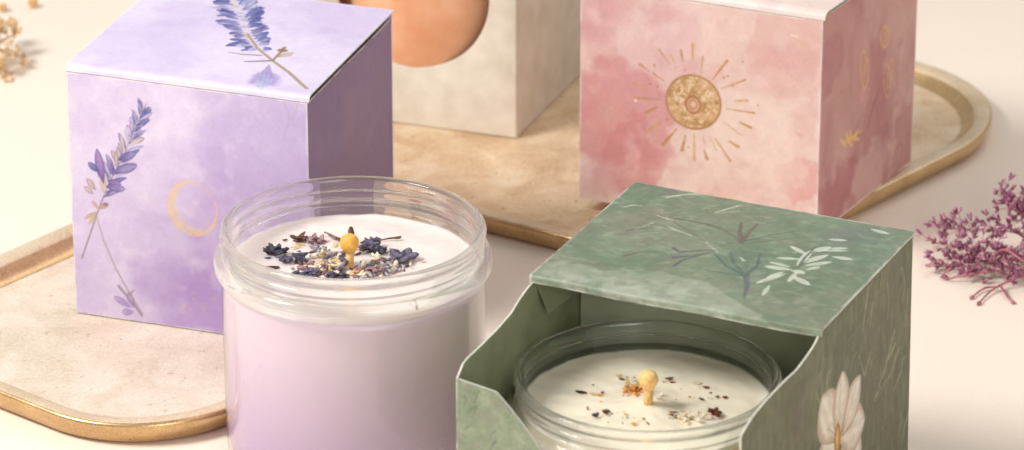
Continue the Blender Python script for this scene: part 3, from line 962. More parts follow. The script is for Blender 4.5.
# left side (seen from inside)
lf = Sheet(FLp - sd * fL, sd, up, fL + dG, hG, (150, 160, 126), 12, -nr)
tab = []
for uvp in ((530, 283), (524, 291), (517, 301), (510, 313), (496, 329), (478, 347), (467, 357), (462, 363)):
    p = onplane(*uvp, FLp, nr); tab.append(((p - LF).dot(sd), p.z))
cl = onplane(456, 378, LF, nr); 
tab = [(max(0, x), min(z, hG - .12)) for x, z in tab] + [(0.0, cl.z), (fL + .3, hG - .16), (fL + dG, hG - .14)]
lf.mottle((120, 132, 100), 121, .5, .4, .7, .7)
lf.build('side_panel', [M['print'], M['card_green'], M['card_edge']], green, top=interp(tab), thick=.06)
# front with a scoop
fd = (CF - LF); wF = fd.length; fd = fd.normalized(); nf = V((fd.y, -fd.x, 0)); nf = nf if nf.dot(sd) < 0 else -nf
fr = Sheet(LF + sd * .0, fd, up, wF, hG, (136, 148, 122), 34, nf)
tab = []
for uvp in ((456.5, 378.5), (475, 385), (490, 390), (497, 393), (502, 399), (512, 411), (522, 424), (532, 438), (540, 451)):
    tab.append(fr.at(*uvp))
lx, lz = tab[-1]
tab += [(lx + .9, lz - 1.3), (lx + 2.0, lz - 2.0), (wF - 2.6, lz - 2.0), (wF - 1.0, lz - 1.2), (wF - .12, 7.0), (wF, 7.2)]
fr.mottle((152, 162, 138), 131, .5, .4, .64, .8)
fr.mottle((128, 146, 116), 132, .8, .52, .7, .6)
fr.mottle((150, 136, 132), 133, .9, .6, .75, .5)
fr.mottle((196, 200, 180), 134, 2.2, .58, .72, .5)
fr.mottle((118, 132, 104), 135, 4.0, .57, .64, .5)
fr.mottle((142, 128, 126), 136, 2.4, .6, .68, .5)
for k in range(16):
    x, y = rnd.uniform(462, 532), rnd.uniform(395, 455)
    fr.stroke([(x, y), (x + rnd.uniform(-2, 4), y - rnd.uniform(4, 9)), (x + rnd.uniform(-1, 8), y - rnd.uniform(9, 16))], .6, 1.8, rnd.choice([(82, 84, 96), (112, 106, 118), (96, 110, 88)]), .6, .3, k)
fr.build('front_panel', [M['print'], M['card_green'], M['card_edge']], green, g=.07, top=interp(tab), thick=.06)
# back, floor, dust flap
bm = bmesh.new()
a_ = C + sd * (dG + .03) + up * .02; b_ = FLp + sd * (dG + .03) + up * .02
slab(bm, [a_, b_, b_ + up * (hG - .1), a_ + up * (hG - .1)], sd, .06)
from_bm('back_panel', bm, M['card_green'], green, smooth=False)
bm = bmesh.new(); i = .09
slab(bm, [p + up * .09 for p in (CF + e * i + sd * i, C + sd * (dG - i) + e * i, FLp + sd * (dG - i) - e * i, LF - e * i + sd * i)], up, .06)
from_bm('bottom_panel', bm, M['card_green'], green, smooth=False)
bm = bmesh.new()
q = FLp - e * .1 + sd * .25
slab(bm, [q + up * (hG - .25), q + sd * 3.3 + up * (hG - .25), q + sd * 3.3 + ed * .35 + up * (hG - 1.5), q + sd * .25 + ed * .3 + up * (hG - 1.3)], ed, .05)
from_bm('dust_flap', bm, M['card_green'], green, smooth=False)
bm = bmesh.new()
a_ = C - sd * -3.55 + e * .12 + up * .12; b_ = FLp + sd * 3.55 - e * .12 + up * .12
slab(bm, [a_, b_, b_ + up * (hG - .35), a_ + up * (hG - .35)], -sd, .05)
from_bm('divider_panel', bm, M['card_grey'], green, smooth=False)
# lid
FOLD = .1; FH = .15
tp = Sheet(FLp - ed * .05 + up * (hG + .11), ed, sd, wG + .13, dG + .06 + FH, (112, 128, 104), 36, up)
tp.O = tp.O
_at = tp.at
off = FH + FOLD * (PI / 2 - 1)
tp.at = lambda u, v: (_at(u, v)[0], _at(u, v)[1] + off)
tp.mottle((134, 148, 124), 141, .4, .4, .62, .8)
tp.mottle((104, 124, 102), 142, .6, .48, .66, .75)
tp.mottle((150, 144, 120), 143, .7, .54, .7, .6)
tp.wash((140, 138, 112), 720, 205, 1.6, .6, 144, .6)
tp.wash((142, 130, 118), 640, 222, .9, .55, 145, .9)
tp.wash((110, 132, 112), 860, 250, 1.5, .6, 146, .6)
tp.wash((100, 124, 102), 750, 265, 1.0, .6, 147, .8)
tp.wash((112, 118, 116), 845, 235, .9, .5, 148, .9)
tp.mottle((94, 112, 92), 149, 2.0, .55, .7, .3)
tp.mottle((166, 176, 154), 150, 2.4, .58, .72, .28)
tp.mottle((122, 110, 108), 151, 1.8, .62, .76, .4)
tp.mottle((92, 112, 92), 155, 4.0, .56, .62, .32, .7, 1.3)
tp.mottle((190, 198, 176), 156, 4.6, .60, .66, .32, .7, 1.3)
tp.mottle((124, 116, 100), 157, 3.4, .60, .66, .4, .8, 1.3)
for k in range(170):
    u, v = rnd.uniform(545, 900), rnd.uniform(190, 325)
    L = rnd.uniform(6, 26); an = rnd.uniform(-.9, .6); b_ = rnd.uniform(-3, 3)
    tp.stroke([(u, v), (u + math.cos(an) * L * .5, v + math.sin(an) * L * .3 + b_), (u + math.cos(an) * L, v + math.sin(an) * L * .5)], .5, rnd.uniform(.8, 2.6),
              rnd.choice([(168, 182, 156), (90, 112, 96), (150, 164, 136), (110, 104, 96), (104, 128, 112), (130, 124, 104)]), .42, .45, k)
# pale unprinted scuff along the front edge, crisp upper border
bx, by = zip(*[tp.at(*p) for p in ((520, 268), (560, 262), (600, 268), (640, 268), (674, 274), (710, 281), (733, 296), (752, 308), (772, 318), (790, 328))])
lim = np.interp(tp.X, bx, by, right=-1) + (fbm(tp.X, tp.Y, 152, 1.2) - .5) * .7
al = sstep(lim - tp.Y, 0, .12) * sstep(fbm(tp.X, tp.Y, 153, .9), .2, .45)
tp.blend((206, 210, 196), .26 * al)
tp.blend((226, 228, 220), .22 * sstep(lim - tp.Y, .5, 1.0) * sstep(fbm(tp.X, tp.Y, 154, 1.6), .45, .6))
def q5(x, y): return (600 + x / 3.75, 180 + y / 3.75)
def q6(x, y): return (740 + x / 3.75, 200 + y / 3.75)
DK = [(96, 100, 92), (110, 98, 92), (84, 104, 98), (120, 112, 104)]
for pts, w, c in (([(260, 140), (400, 165), (470, 190), (520, 225)], 1.4, (120, 104, 86)), ([(530, 232), (560, 195), (590, 165)], 3.2, (138, 116, 98)), ([(528, 230), (525, 190), (530, 160)], 3.0, (124, 112, 104)),
                  ([(525, 235), (640, 205), (760, 190)], 1.2, (104, 116, 104)), ([(530, 240), (660, 225), (780, 215)], 1.0, (110, 120, 108)), ([(90, 285), (150, 270), (215, 268)], 1.2, (120, 98, 88)),
                  ([(100, 190), (150, 182), (200, 180)], 1.2, (124, 104, 96)), ([(275, 255), (300, 270), (430, 262)], 2.4, (108, 102, 112)), ([(275, 290), (340, 285), (430, 268)], 2.6, (116, 110, 112)), ([(280, 320), (310, 300), (400, 275)], 2.0, (100, 106, 110)),
                  ([(540, 355), (470, 320), (430, 275)], 2.0, (92, 112, 106)), ([(545, 355), (500, 310), (490, 270)], 2.4, (98, 122, 108)), ([(548, 355), (550, 300), (530, 255)], 3.0, (122, 142, 122)), ([(550, 355), (590, 320), (600, 280)], 2.4, (96, 120, 106)),
                  ([(548, 360), (552, 400), (540, 440)], 3.4, (112, 116, 124)), ([(545, 360), (470, 350), (400, 340)], 1.6, (100, 118, 108)), ([(220, 130), (300, 170), (410, 240)], 1.0, (130, 112, 92))):
    tp.stroke([q5(x, y) for x, y in pts], w * 1.15, w * .5, tuple(int(q * .84) for q in c), .92, .25, int(w * 10))
for pts, w in (([(250, 66), (310, 55), (375, 52)], 3.0), ([(235, 62), (300, 58)], 1.4), ([(430, 122), (480, 108), (522, 96)], 2.2), ([(435, 124), (520, 118)], 1.2), ([(215, 132), (270, 152)], 2.0), ([(215, 178), (290, 188), (340, 208)], 1.2),
               ([(85, 103), (120, 94), (155, 96)], 1.8), ([(245, 168), (300, 195)], 1.2), ([(130, 185), (200, 160)], 1.0), ([(395, 230), (410, 245), (440, 268)], 1.2), ([(525, 290), (540, 302)], 2.2)):
    tp.stroke([q5(x, y) for x, y in pts], w * .4, w * .9, (212, 218, 202), .8, .4, int(w * 7))
WP = (220, 224, 208)
for (x0, y0, x1, y1, w) in ((235, 222, 135, 217, 10), (195, 262, 92, 248, 14), (175, 275, 60, 312, 12), (112, 318, 84, 358, 8), (252, 206, 188, 172, 10), (212, 248, 268, 188, 14), (262, 195, 342, 176, 16),
                            (228, 238, 332, 205, 14), (240, 246, 345, 232, 12), (330, 182, 406, 181, 9), (328, 147, 402, 152, 9), (345, 212, 424, 224, 12), (198, 285, 262, 320, 14), (215, 268, 180, 308, 9), (192, 252, 108, 232, 8),
                            (165, 268, 100, 292, 10), (245, 262, 302, 250, 9), (488, 108, 560, 128, 10), (190, 262, 245, 275, 14), (300, 190, 405, 190, 7)):
    tp.petal(q6(x0, y0), q6(x1, y1), w / 3.0, (186, 198, 176), (206, 212, 196), .92, .2, int(x0), rim=(240, 242, 232))
tp.stroke([q6(220, 250), q6(245, 215), q6(285, 175)], 2.0, 1.0, (84, 96, 84), .85)
tp.stroke([q6(200, 262), q6(255, 225)], 1.2, .8, (96, 108, 92), .8)
for k in range(46):
    u, v = rnd.uniform(600, 890), rnd.uniform(195, 318)
    L = rnd.uniform(5, 20); an = rnd.uniform(-.6, .4)
    tp.stroke([(u, v), (u + math.cos(an) * L * .5, v + math.sin(an) * L * .3 + rnd.uniform(-1.5, 1.5)), (u + math.cos(an) * L, v + math.sin(an) * L * .5)], .5, 1.4, rnd.choice([(180, 190, 166), (92, 112, 98), (160, 172, 146), (112, 106, 98)]), .5, .4, k)
tp.build('lid', [M['print_gloss'], M['card_green'], M['card_edge']], green, g=.06, thick=.06, fold=FOLD, foldh=FH,
         warp=lambda X, Y: -.05 * np.sin(PI * np.clip(X / wG, 0, 1)) * (1 - np.clip(Y / dG, 0, 1)) * 0 + .02 * np.sin(X * 1.3 + .5) * np.clip(1 - Y / 3, 0, 1))

# ================================================================== CANDLES
def make_jar(parent, cen, R, zr, zwax):
    """screw-neck jar: collar bead, thread ridges, rolled lip"""
    k = R / 4.02
    o = zr - 8.2
    out = [(0, .0), (3.2 * k, .0), (3.62 * k, .06), (3.86 * k, .28), (3.95 * k, .7), (3.98 * k, 1.4), (4.0 * k, 5.6 + o), (4.0 * k, 6.3 + o), (4.02 * k, 6.55 + o),
           (4.1 * k, 6.72 + o), (4.19 * k, 6.86 + o), (4.225 * k, 7.02 + o), (4.21 * k, 7.18 + o), (4.13 * k, 7.3 + o), (4.0 * k, 7.36 + o),
           (3.92 * k, 7.42 + o), (3.92 * k, 7.49 + o), (3.95 * k, 7.54 + o), (3.985 * k, 7.6 + o), (3.96 * k, 7.67 + o), (3.91 * k, 7.74 + o), (3.92 * k, 7.84 + o),
           (3.98 * k, 7.92 + o), (4.02 * k, 8.0 + o), (4.03 * k, 8.08 + o), (3.99 * k, 8.16 + o), (3.91 * k, 8.2 + o), (3.82 * k, 8.19 + o), (3.76 * k, 8.13 + o), (3.73 * k, 8.0 + o),
           (3.72 * k, 7.8 + o), (3.70 * k, 7.66 + o), (3.72 * k, 7.5 + o), (3.74 * k, 7.2 + o), (3.75 * k, 6.6 + o), (3.75 * k, 1.0), (3.6 * k, .5), (3.2 * k, .32), (0, .3)]
    bm = bmesh.new()
    fine = []
    for i in range(len(out) - 1):
        p0, p1, p2, p3 = out[max(i - 1, 0)], out[i], out[i + 1], out[min(i + 2, len(out) - 1)]
        n_ = 4 if p1[1] > 5.5 else 1
        for q in range(n_):
            u = q / n_
            fine.append(tuple(max(0, .5 * (2 * p1[c_] + (p2[c_] - p0[c_]) * u + (2 * p0[c_] - 5 * p1[c_] + 4 * p2[c_] - p3[c_]) * u * u + (3 * p1[c_] - p0[c_] - 3 * p2[c_] + p3[c_]) * u ** 3)) for c_ in (0, 1)))
    fine.append(out[-1])
    lathe(bm, fine, cen, 288)
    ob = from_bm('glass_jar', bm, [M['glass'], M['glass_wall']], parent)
    me = ob.data
    zsplit = zwax - .22
    for p in me.polygons:
        if p.center.z < zsplit: p.material_index = 1
    # wax
    bm = bmesh.new()
    rw = 3.79 * k
    prof = [(0, .34), (3.0 * k, .34), (3.6 * k, .42), (3.84 * k, .75), (3.94 * k, 1.4), (3.965 * k, zwax - .5), (3.965 * k, zwax - .24), (rw, zwax - .21), (rw, zwax - .15), (rw, zwax + .05), (rw - .1, zwax + .03), (rw - .25, zwax + .005)]
    nr_ = 26
    for i in range(1, nr_ + 1):
        prof.append((max(0, (rw - .25) * (1 - i / nr_)), zwax))
    lathe(bm, prof, cen, 128)
    for v in bm.verts:
        if v.co.z > zwax - .01:
            d = math.hypot(v.co.x - cen.x, v.co.y - cen.y)
            v.co.z += .05 * mnoise.noise(V((v.co.x * 1.1, v.co.y * 1.1, 3.1))) + .03 * mnoise.noise(V((v.co.x * 3, v.co.y * 3, 1.1))) + .16 * math.exp(-(d / .8) ** 2)
    return bm

def tube(bm, pts, r0, r1, seg=8, cap=True):
    pts = [V(p) for p in pts]
    rows = []
    for i, p in enumerate(pts):
        d = (pts[min(i + 1, len(pts) - 1)] - pts[max(i - 1, 0)]).normalized()
        a = d.cross(V((0, 0, 1)))
        if a.length < .25: a = d.cross(V((1, 0, 0)))
        a.normalize(); b = d.cross(a)
        r = r0 + (r1 - r0) * i / (len(pts) - 1)
        rows.append([bm.verts.new(p + a * (r * math.cos(2 * PI * k / seg)) + b * (r * math.sin(2 * PI * k / seg))) for k in range(seg)])
    fs = []
    for A_, B_ in zip(rows, rows[1:]):
        for k in range(seg):
            j = (k + 1) % seg
            fs.append(bm.faces.new((A_[k], A_[j], B_[j], B_[k])))
    if cap:
        fs.append(bm.faces.new(rows[0][::-1])); fs.append(bm.faces.new(rows[-1]))
    return fs

def blob(bm, c, axes, dirv=None, rough=.18, seed=0, sub=2):
    """lumpy ellipsoid, long axis along dirv"""
    r = bmesh.ops.create_icosphere(bm, subdivisions=sub, radius=1.0)
    dv = V(dirv) if dirv is not None else V((1, 0, 0))
    q = V((1, 0, 0)).rotation_difference(dv.normalized())
    for v in r['verts']:
        n = 1 + rough * mnoise.noise(v.co * 1.7 + V((seed * 3.1, seed * 1.7, 0)))+ rough * .6 * mnoise.noise(v.co * 4.2 + V((0, seed * 2.3, 1)))
        p = V((v.co.x * axes[0], v.co.y * axes[1], v.co.z * axes[2])) * n
        v.co = q @ p + V(c)
    return [f for v in r['verts'] for f in v.link_faces]

def flake(bm, c, L, w, ang, tilt, curl, thick=.012, twist=0.0):
    """thin curled petal or leaf"""
    c = V(c)
    R = Matrix.Rotation(ang, 3, 'Z') @ Matrix.Rotation(tilt, 3, 'Y')
    n, m = 8, 4
    rows = {}
    for s_ in (1, -1):
        for i in range(n + 1):
            t = i / n
            hw = w / 2 * math.sin(PI * (t * .94 + .03)) ** .7
            for j in range(m + 1):
                y = (j / m - .5) * 2 * hw
                z = curl * ((t - .5) ** 2 * 4 - .3) + curl * 1.2 * (y / w) ** 2 * 2 + s_ * thick / 2 + twist * y * (t - .5)
                rows[(s_, i, j)] = bm.verts.new(c + R @ V(((t - .5) * L, y, z)))
    for i in range(n):
        for j in range(m):
            bm.faces.new([rows[(1, i, j)], rows[(1, i + 1, j)], rows[(1, i + 1, j + 1)], rows[(1, i, j + 1)]])
            bm.faces.new([rows[(-1, i, j)], rows[(-1, i, j + 1)], rows[(-1, i + 1, j + 1)], rows[(-1, i + 1, j)]])
    for i in range(n):
        for j in (0, m):
            bm.faces.new([rows[(1, i, j)], rows[(-1, i, j)], rows[(-1, i + 1, j)], rows[(1, i + 1, j)]])
    for j in range(m):
        for i in (0, n):
            bm.faces.new([rows[(1, i, j)], rows[(1, i, j + 1)], rows[(-1, i, j + 1)], rows[(-1, i, j)]])

def wick(parent, b, h, sr, br, mats, stem_mat):
    bm = bmesh.new()
    tube(bm, [b + V((0, 0, -.1)), b + V((.01, 0, h * .35)), b + V((0.005, 0, h * .7))], sr * .9, sr * 1.1, 14)
    w = from_bm('wick', bm, stem_mat, parent)
    bm = bmesh.new()
    cz = h
    lathe(bm, [(0, -br * 1.12), (sr * 1.02, -br * 1.1), (sr * 1.2, -br * .95), (br * .72, -br * .68), (br * .95, -br * .25), (br, .05 * br), (br * .93, br * .4), (br * .72, br * .72), (br * .4, br * .94), (0, br)], b + V((0, 0, cz)), 32)
    for v in bm.verts:
        v.co += (v.co - (b + V((0, 0, cz)))).normalized() * .012 * mnoise.noise(v.co * 5)
    from_bm('wick_bead', bm, mats, w)

# ---- lilac candle
zr1, zw1 = 8.35, 6.98
c1 = V((-5.15, -19.24, 0))
can1 = thing('jar_candle', c1, 'lilac wax candle in a clear glass jar topped with dried violet flowers', 'candle', 'candles in glass jars')
bm = make_jar(can1, c1, 4.32, zr1, zw1)
from_bm('wax', bm, M['wax_lilac'], can1)
wb = onz(350, 269.5, zw1); wb.z = zw1
wick(can1, wb, .93, .12, .32, M['ochre_bead'], M['wick_stem'])
bm = bmesh.new()
pp = onz(351, 262, zw1)
pod = pp + V((.0, .35, 0))
tube(bm, [V((pod.x, pod.y, zw1 - .05)), V((pod.x, pod.y, zw1 + .5))], .05, .06, 8)
blob(bm, V((pod.x, pod.y, zw1 + .78)), (.34, .115, .115), (0.02, .05, 1), .1, 3)
from_bm('seed_pod', bm, M['brown'], can1)
rnd = random.Random(21)
def put(u, v, lift=.05):
    p = onz(u, v, zw1 + lift); return p
def cluster(parent, u, v, n, spread, size, mat, z, name='dried_flower', flat=.6, seed=0, aspect=.5):
    rr = random.Random(seed)
    bm = bmesh.new()
    p0 = onz(u, v, z)
    for i in range(n):
        a = 2 * PI * i / n + rr.random()
        d = spread * 1.25 * (.3 + .7 * rr.random())
        dv = V((math.cos(a), math.sin(a), rr.uniform(-.05, .7)))
        s = size * 1.25 * rr.uniform(.7, 1.25)
        blob(bm, p0 + V((math.cos(a) * d, math.sin(a) * d, rr.random() * spread * flat)), (s, s * aspect * .8, s * aspect * .5), dv, .5, seed * 7 + i)
        flake(bm, p0 + V((math.cos(a) * d * 1.2, math.sin(a) * d * 1.2, rr.random() * spread * flat + .05)), s * 1.7, s * .9, a + rr.uniform(-.8, .8), rr.uniform(-.6, .5), s * .3, .015)
    return from_bm(name, bm, mat, parent)
def rosette(parent, u, v, L, w, n, mat, z, seed=0):
    rr = random.Random(seed)
    bm = bmesh.new(); p0 = onz(u, v, z)
    for i in range(n):
        a = 2 * PI * i / n + rr.uniform(-.2, .2)
        l = L * rr.uniform(.85, 1.15)
        blob(bm, p0 + V((math.cos(a) * l * .55, math.sin(a) * l * .55, .05)), (l * .55, w * .5, w * .22), (math.cos(a), math.sin(a), rr.uniform(.1, .5)), .22, seed + i)
    blob(bm, p0 + V((0, 0, .07)), (w * .28, w * .28, w * .25), (1, 0, 0), .3, seed)
    return from_bm('dried_flower', bm, mat, parent)
Z = zw1
rosette(can1, 402, 258, .46, .42, 5, M['violet'], Z + .08, 2)
cluster(can1, 276, 253, 8, .17, .20, M['navy'], Z + .06, seed=3)
cluster(can1, 286, 260, 6, .15, .19, M['violet'], Z + .06, seed=4)
cluster(can1, 299, 259, 5, .13, .15, M['navy'], Z + .05, seed=5)
cluster(can1, 371, 247, 10, .24, .16, M['violet'], Z + .12, seed=6, aspect=.7)
cluster(can1, 378, 252, 6, .16, .15, M['navy'], Z + .08, seed=16, aspect=.7)
cluster(can1, 301, 240, 5, .15, .19, M['brown'], Z + .06, seed=7)
cluster(can1, 315, 242, 5, .13, .17, M['mauve'], Z + .06, seed=8)
cluster(can1, 337, 278, 5, .14, .2, M['navy'], Z + .05, seed=9)
cluster(can1, 311, 276, 6, .18, .17, M['violet'], Z + .05, seed=10)
cluster(can1, 375, 272, 6, .18, .18, M['mauve'], Z + .08, seed=11)
cluster(can1, 318, 251, 7, .2, .1, M['lilac_grey'], Z + .05, seed=12, aspect=.8)
cluster(can1, 298, 276, 4, .12, .14, M['navy'], Z + .04, seed=13)
cluster(can1, 342, 263, 5, .14, .15, M['violet'], Z + .2, seed=14)
cluster(can1, 330, 268, 5, .14, .16, M['mauve'], Z + .16, seed=15)
for (u, v, L, w, ang, tilt, curl, m, z) in ((272, 268, .5, .26, .25, .1, .05, 'black_leaf', .04), (427, 306, .01, .01, 0, 0, 0, 'black_leaf', -1), (333, 237, .55, .17, -.5, .3, .05, 'mauve', .1), (326, 233, .3, .12, 1.2, .5, .04, 'mauve', .12),
                                      (340, 240, .4, .16, -.7, .1, .06, 'brown', .07), (285, 240, .18, .1, .4, 0, .02, 'black_leaf', .03), (358, 270, .42, .3, 1.0, -.3, .1, 'orange_bit', .12), (296, 247, .4, .1, .5, 0, .03, 'straw', .04), (300, 244, .3, .08, -.3, 0, .03, 'straw', .05),
                                      (424, 262, .18, .07, .1, 0, .01, 'straw', .02), (412, 268, .14, .06, .8, 0, .01, 'cream_bit', .02), (268, 258, .22, .1, .2, 0, .02, 'navy', .05), (392, 271, .3, .12, .6, .1, .04, 'straw', .06)):
    if z < 0: continue
    bm = bmesh.new()
    flake(bm, onz(u, v, Z + z), L, w, ang, tilt, curl, .02)
    from_bm('dried_petal', bm, M[m], can1)
bm = bmesh.new()
t0, t1 = onz(379, 240.5, Z + .05), onz(398, 237.5, Z + .1)
tube(bm, [t0, t0.lerp(t1, .5) + V((0, 0, .02)), t1], .022, .035, 7)
blob(bm, t1, (.13, .055, .05), t1 - t0, .2, 2)
from_bm('twig', bm, M['brown'], can1)
# central heap of buds
for i in range(58):
    a = rnd.random() * 2 * PI; d = math.sqrt(rnd.random())
    u, v = 350 + math.cos(a) * d * 47, 264 + math.sin(a) * d * 15
    if abs(u - 350) < 8 and 256 < v < 276: continue
    hgt = .07 + .34 * (1 - d) * rnd.random()
    L = rnd.uniform(.11, .23)
    bm = bmesh.new()
    dv = (rnd.uniform(-1, 1), rnd.uniform(-1, 1), rnd.uniform(-.3, .5))
    p = onz(u, v, Z + hgt)
    blob(bm, p, (L, L * .42, L * .38), dv, .3, i + 40)
    if rnd.random() < .5: blob(bm, p + V(dv).normalized() * L * .8, (L * .5, L * .3, L * .3), dv, .3, i + 90)
    mt = rnd.choices(['cream_bit', 'lilac_grey', 'straw', 'mauve', 'violet', 'navy', 'brown'], [9, 6, 4, 3, 2, 1.5, 1])[0]
    from_bm('dried_bud', bm, M[mt], can1)
def crumbs(parent, n, area, z, mats, smin, smax, seed, name):
    rr = random.Random(seed)
    bm = bmesh.new()
    for i in range(n):
        a = rr.random() * 2 * PI; d = math.sqrt(rr.random())
        cu, cv, ru, rv = area[rr.randrange(len(area))]
        p = onz(cu + math.cos(a) * d * ru, cv + math.sin(a) * d * rv, z)
        s = smin + (smax - smin) * rr.random() ** 2
        k0 = len(bm.faces)
        blob(bm, p + V((0, 0, s * .3)), (s * rr.uniform(1, 2.2), s * .7, s * .5), (rr.uniform(-1, 1), rr.uniform(-1, 1), rr.uniform(-.2, .4)), .4, i, 1)
        bm.faces.ensure_lookup_table()
        mi = rr.randrange(len(mats))
        for f_ in bm.faces[k0:]: f_.material_index = mi
    o = from_bm(name, bm, [M[m] for m in mats], parent)
    o['kind'] = 'stuff'
    return o
crumbs(can1, 560, [(350, 266, 50, 15), (350, 262, 62, 19), (340, 268, 40, 12), (372, 268, 34, 11), (350, 270, 30, 8)], Z + .02,
       ['cream_bit', 'cream_bit', 'lilac_grey', 'straw', 'mauve', 'cream_bit', 'lilac_grey', 'violet', 'brown'],   .03, .14, 4, 'flower_crumbs')
# a dark flake caught between glass and wax
bm = bmesh.new()
flake(bm, c1 + V((2.15, -3.2, Z - .02)), .42, .2, .55, .1, .03, .02)
from_bm('dried_petal', bm, M['redbrown'], can1)

# ---- ivory candle in the green box
zr2, zw2 = 7.25, 6.25
c2 = onz(648, 374, zr2); c2.z = .1
can2 = thing('jar_candle', c2, 'ivory wax candle in a clear glass jar inside the open green box', 'candle', 'candles in glass jars')
R2 = 4.11
bm = make_jar(can2, c2, R2, zr2 - .1, zw2 - .1)
for v in bm.verts: pass
from_bm('wax', bm, M['wax_ivory'], can2)
wb = onz(648, 408, zw2); wb.z = zw2
wick(can2, wb, .96, .14, .31, M['pale_bead'], M['wick_stem'])
Z = zw2
def q9(x, y): return (555 + x / 5.39, 350 + y / 5.39)
for (x, y, L, w, ang, curl, m, z) in ((140, 228, .38, .16, -.2, .03, 'black_leaf', .04), (615, 155, .3, .14, .5, .05, 'brown', .06), (635, 175, .22, .08, .2, .03, 'redbrown', .03), (590, 172, .2, .08, .3, .03, 'straw', .03), (815, 202, .22, .12, .1, .03, 'redbrown', .03),
                                 (875, 252, .16, .11, .7, .03, 'brown', .03), (916, 256, .18, .14, .4, .04, 'redbrown', .03), (345, 140, .2, .12, .4, .04, 'straw', .03), (360, 158, .2, .1, -.3, .03, 'brown', .03), (240, 245, .2, .14, .3, .05, 'orange_bit', .05),
                                 (205, 240, .2, .13, -.4, .05, 'straw', .05), (255, 230, .14, .09, .9, .04, 'redbrown', .05), (765, 178, .3, .2, .2, .02, 'cream_bit', .03), (640, 335, .3, .07, .1, .02, 'brown', .03), (635, 350, .28, .06, -.1, .02, 'redbrown', .03),
                                 (700, 350, .26, .1, .5, .03, 'orange_bit', .04), (690, 330, .24, .08, .2, .03, 'straw', .04), (425, 400, .2, .15, .5, .05, 'orange_bit', .05), (385, 350, .18, .1, -.5, .03, 'straw', .03), (790, 265, .2, .1, -.6, .03, 'brown', .03), (565, 255, .2, .14, .6, .05, 'straw', .06)):
    bm = bmesh.new()
    flake(bm, onz(*q9(x, y), Z + z), L, w, ang, .1, curl, .02)
    from_bm('dried_petal', bm, M[m], can2)
cluster(can2, *q9(860, 342), 6, .14, .13, M['redbrown'], Z + .05, 'dried_bud', seed=31)
cluster(can2, *q9(275, 338), 3, .05, .07, M['brown'], Z + .04, 'dried_bud', seed=32)
cluster(can2, *q9(222, 358), 3, .05, .07, M['navy'], Z + .04, 'dried_bud', seed=33)
cluster(can2, *q9(425, 232), 9, .26, .12, M['orange_bit'], Z + .06, 'dried_bud', seed=34)
cluster(can2, *q9(405, 205), 6, .2, .1, M['straw'], Z + .06, 'dried_bud', seed=35)
cluster(can2, *q9(750, 378), 7, .26, .09, M['cream_bit'], Z + .04, 'dried_bud', seed=36)
cluster(can2, *q9(560, 262), 5, .18, .1, M['cream_bit'], Z + .05, 'dried_bud', seed=37)
crumbs(can2, 300, [(635, 392, 14, 8), (640, 396, 18, 9), (655, 400, 26, 9), (690, 418, 26, 7), (660, 402, 60, 20), (625, 418, 22, 8), (648, 398, 80, 26)], Z + .015,
       ['straw', 'orange_bit', 'orange_bit', 'cream_bit', 'brown', 'cream_bit', 'redbrown'], .014, .05, 8, 'flower_crumbs')

# ================================================================== DRIED FLOWERS ON THE TABLE
def sprig(name, paths, mats, stem_r, bud, label, cat, seed, base, dens=1.0, sub=1.0, nrep=1):
    """stems through given points, side twigs that end in small florets"""
    rr = random.Random(seed)
    t = thing(name, base, label, cat)
    sb = bmesh.new(); fb = bmesh.new()
    nm = len(mats) - 1
    def floret(p, d, s):
        k = rr.randint(5, 9)
        for i in range(k):
            dv = (d + V((rr.uniform(-.9, .9), rr.uniform(-.9, .9), rr.uniform(-.5, .9)))).normalized()
            k0 = len(fb.faces)
            L = s * rr.uniform(.7, 1.4)
            c = p + dv * L * .8
            c.z = max(c.z, L * .4)
            blob(fb, c, (L, L * .30, L * .26), dv, .35, rr.randrange(999), 1)
            fb.faces.ensure_lookup_table()
            mi = rr.randrange(nm)
            for f_ in fb.faces[k0:]: f_.material_index = mi
    def curve(p, d, L, n, wob):
        pts = [p]
        for i in range(n):
            d = (d + V((rr.uniform(-wob, wob), rr.uniform(-wob, wob), rr.uniform(-wob, wob)))).normalized()
            q = pts[-1] + d * (L / n)
            q.z = max(q.z, .06)
            pts.append(q)
        return pts, d
    for pts in paths:
        P = [V(p) for p in pts]
        # smooth through the points
        S = []
        for i in range(len(P) - 1):
            p0, p1, p2, p3 = P[max(i - 1, 0)], P[i], P[i + 1], P[min(i + 2, len(P) - 1)]
            for k in range(5):
                u = k / 5
                S.append(.5 * ((2 * p1) + (p2 - p0) * u + (2 * p0 - 5 * p1 + 4 * p2 - p3) * u * u + (3 * p1 - p0 - 3 * p2 + p3) * u ** 3))
        S.append(P[-1])
        tube(sb, S, stem_r * 1.2, stem_r * .7, 7)
        d_end = (S[-1] - S[-2]).normalized()
        floret(S[-1], d_end, bud * .8)
        for k in range(2, len(S) - 1):
            for _rep in range(nrep):
             if rr.random() > dens: continue
             ax = (S[k + 1] - S[k - 1]).normalized()
             d = (ax * .5 + V((rr.uniform(-1, 1), rr.uniform(-1, 1), rr.uniform(-.3, .9)))).normalized()
             q, dd = curve(S[k], d, sub * rr.uniform(.5, 1.2), 4, .35)
             tube(sb, q, stem_r * .6, stem_r * .4, 6)
             floret(q[-1], dd, bud)
             if rr.random() < .7: floret(q[2], dd, bud * .7)
    from_bm('stem', sb, mats[-1], t)
    from_bm('blossom', fb, mats[:-1], t)
    return t

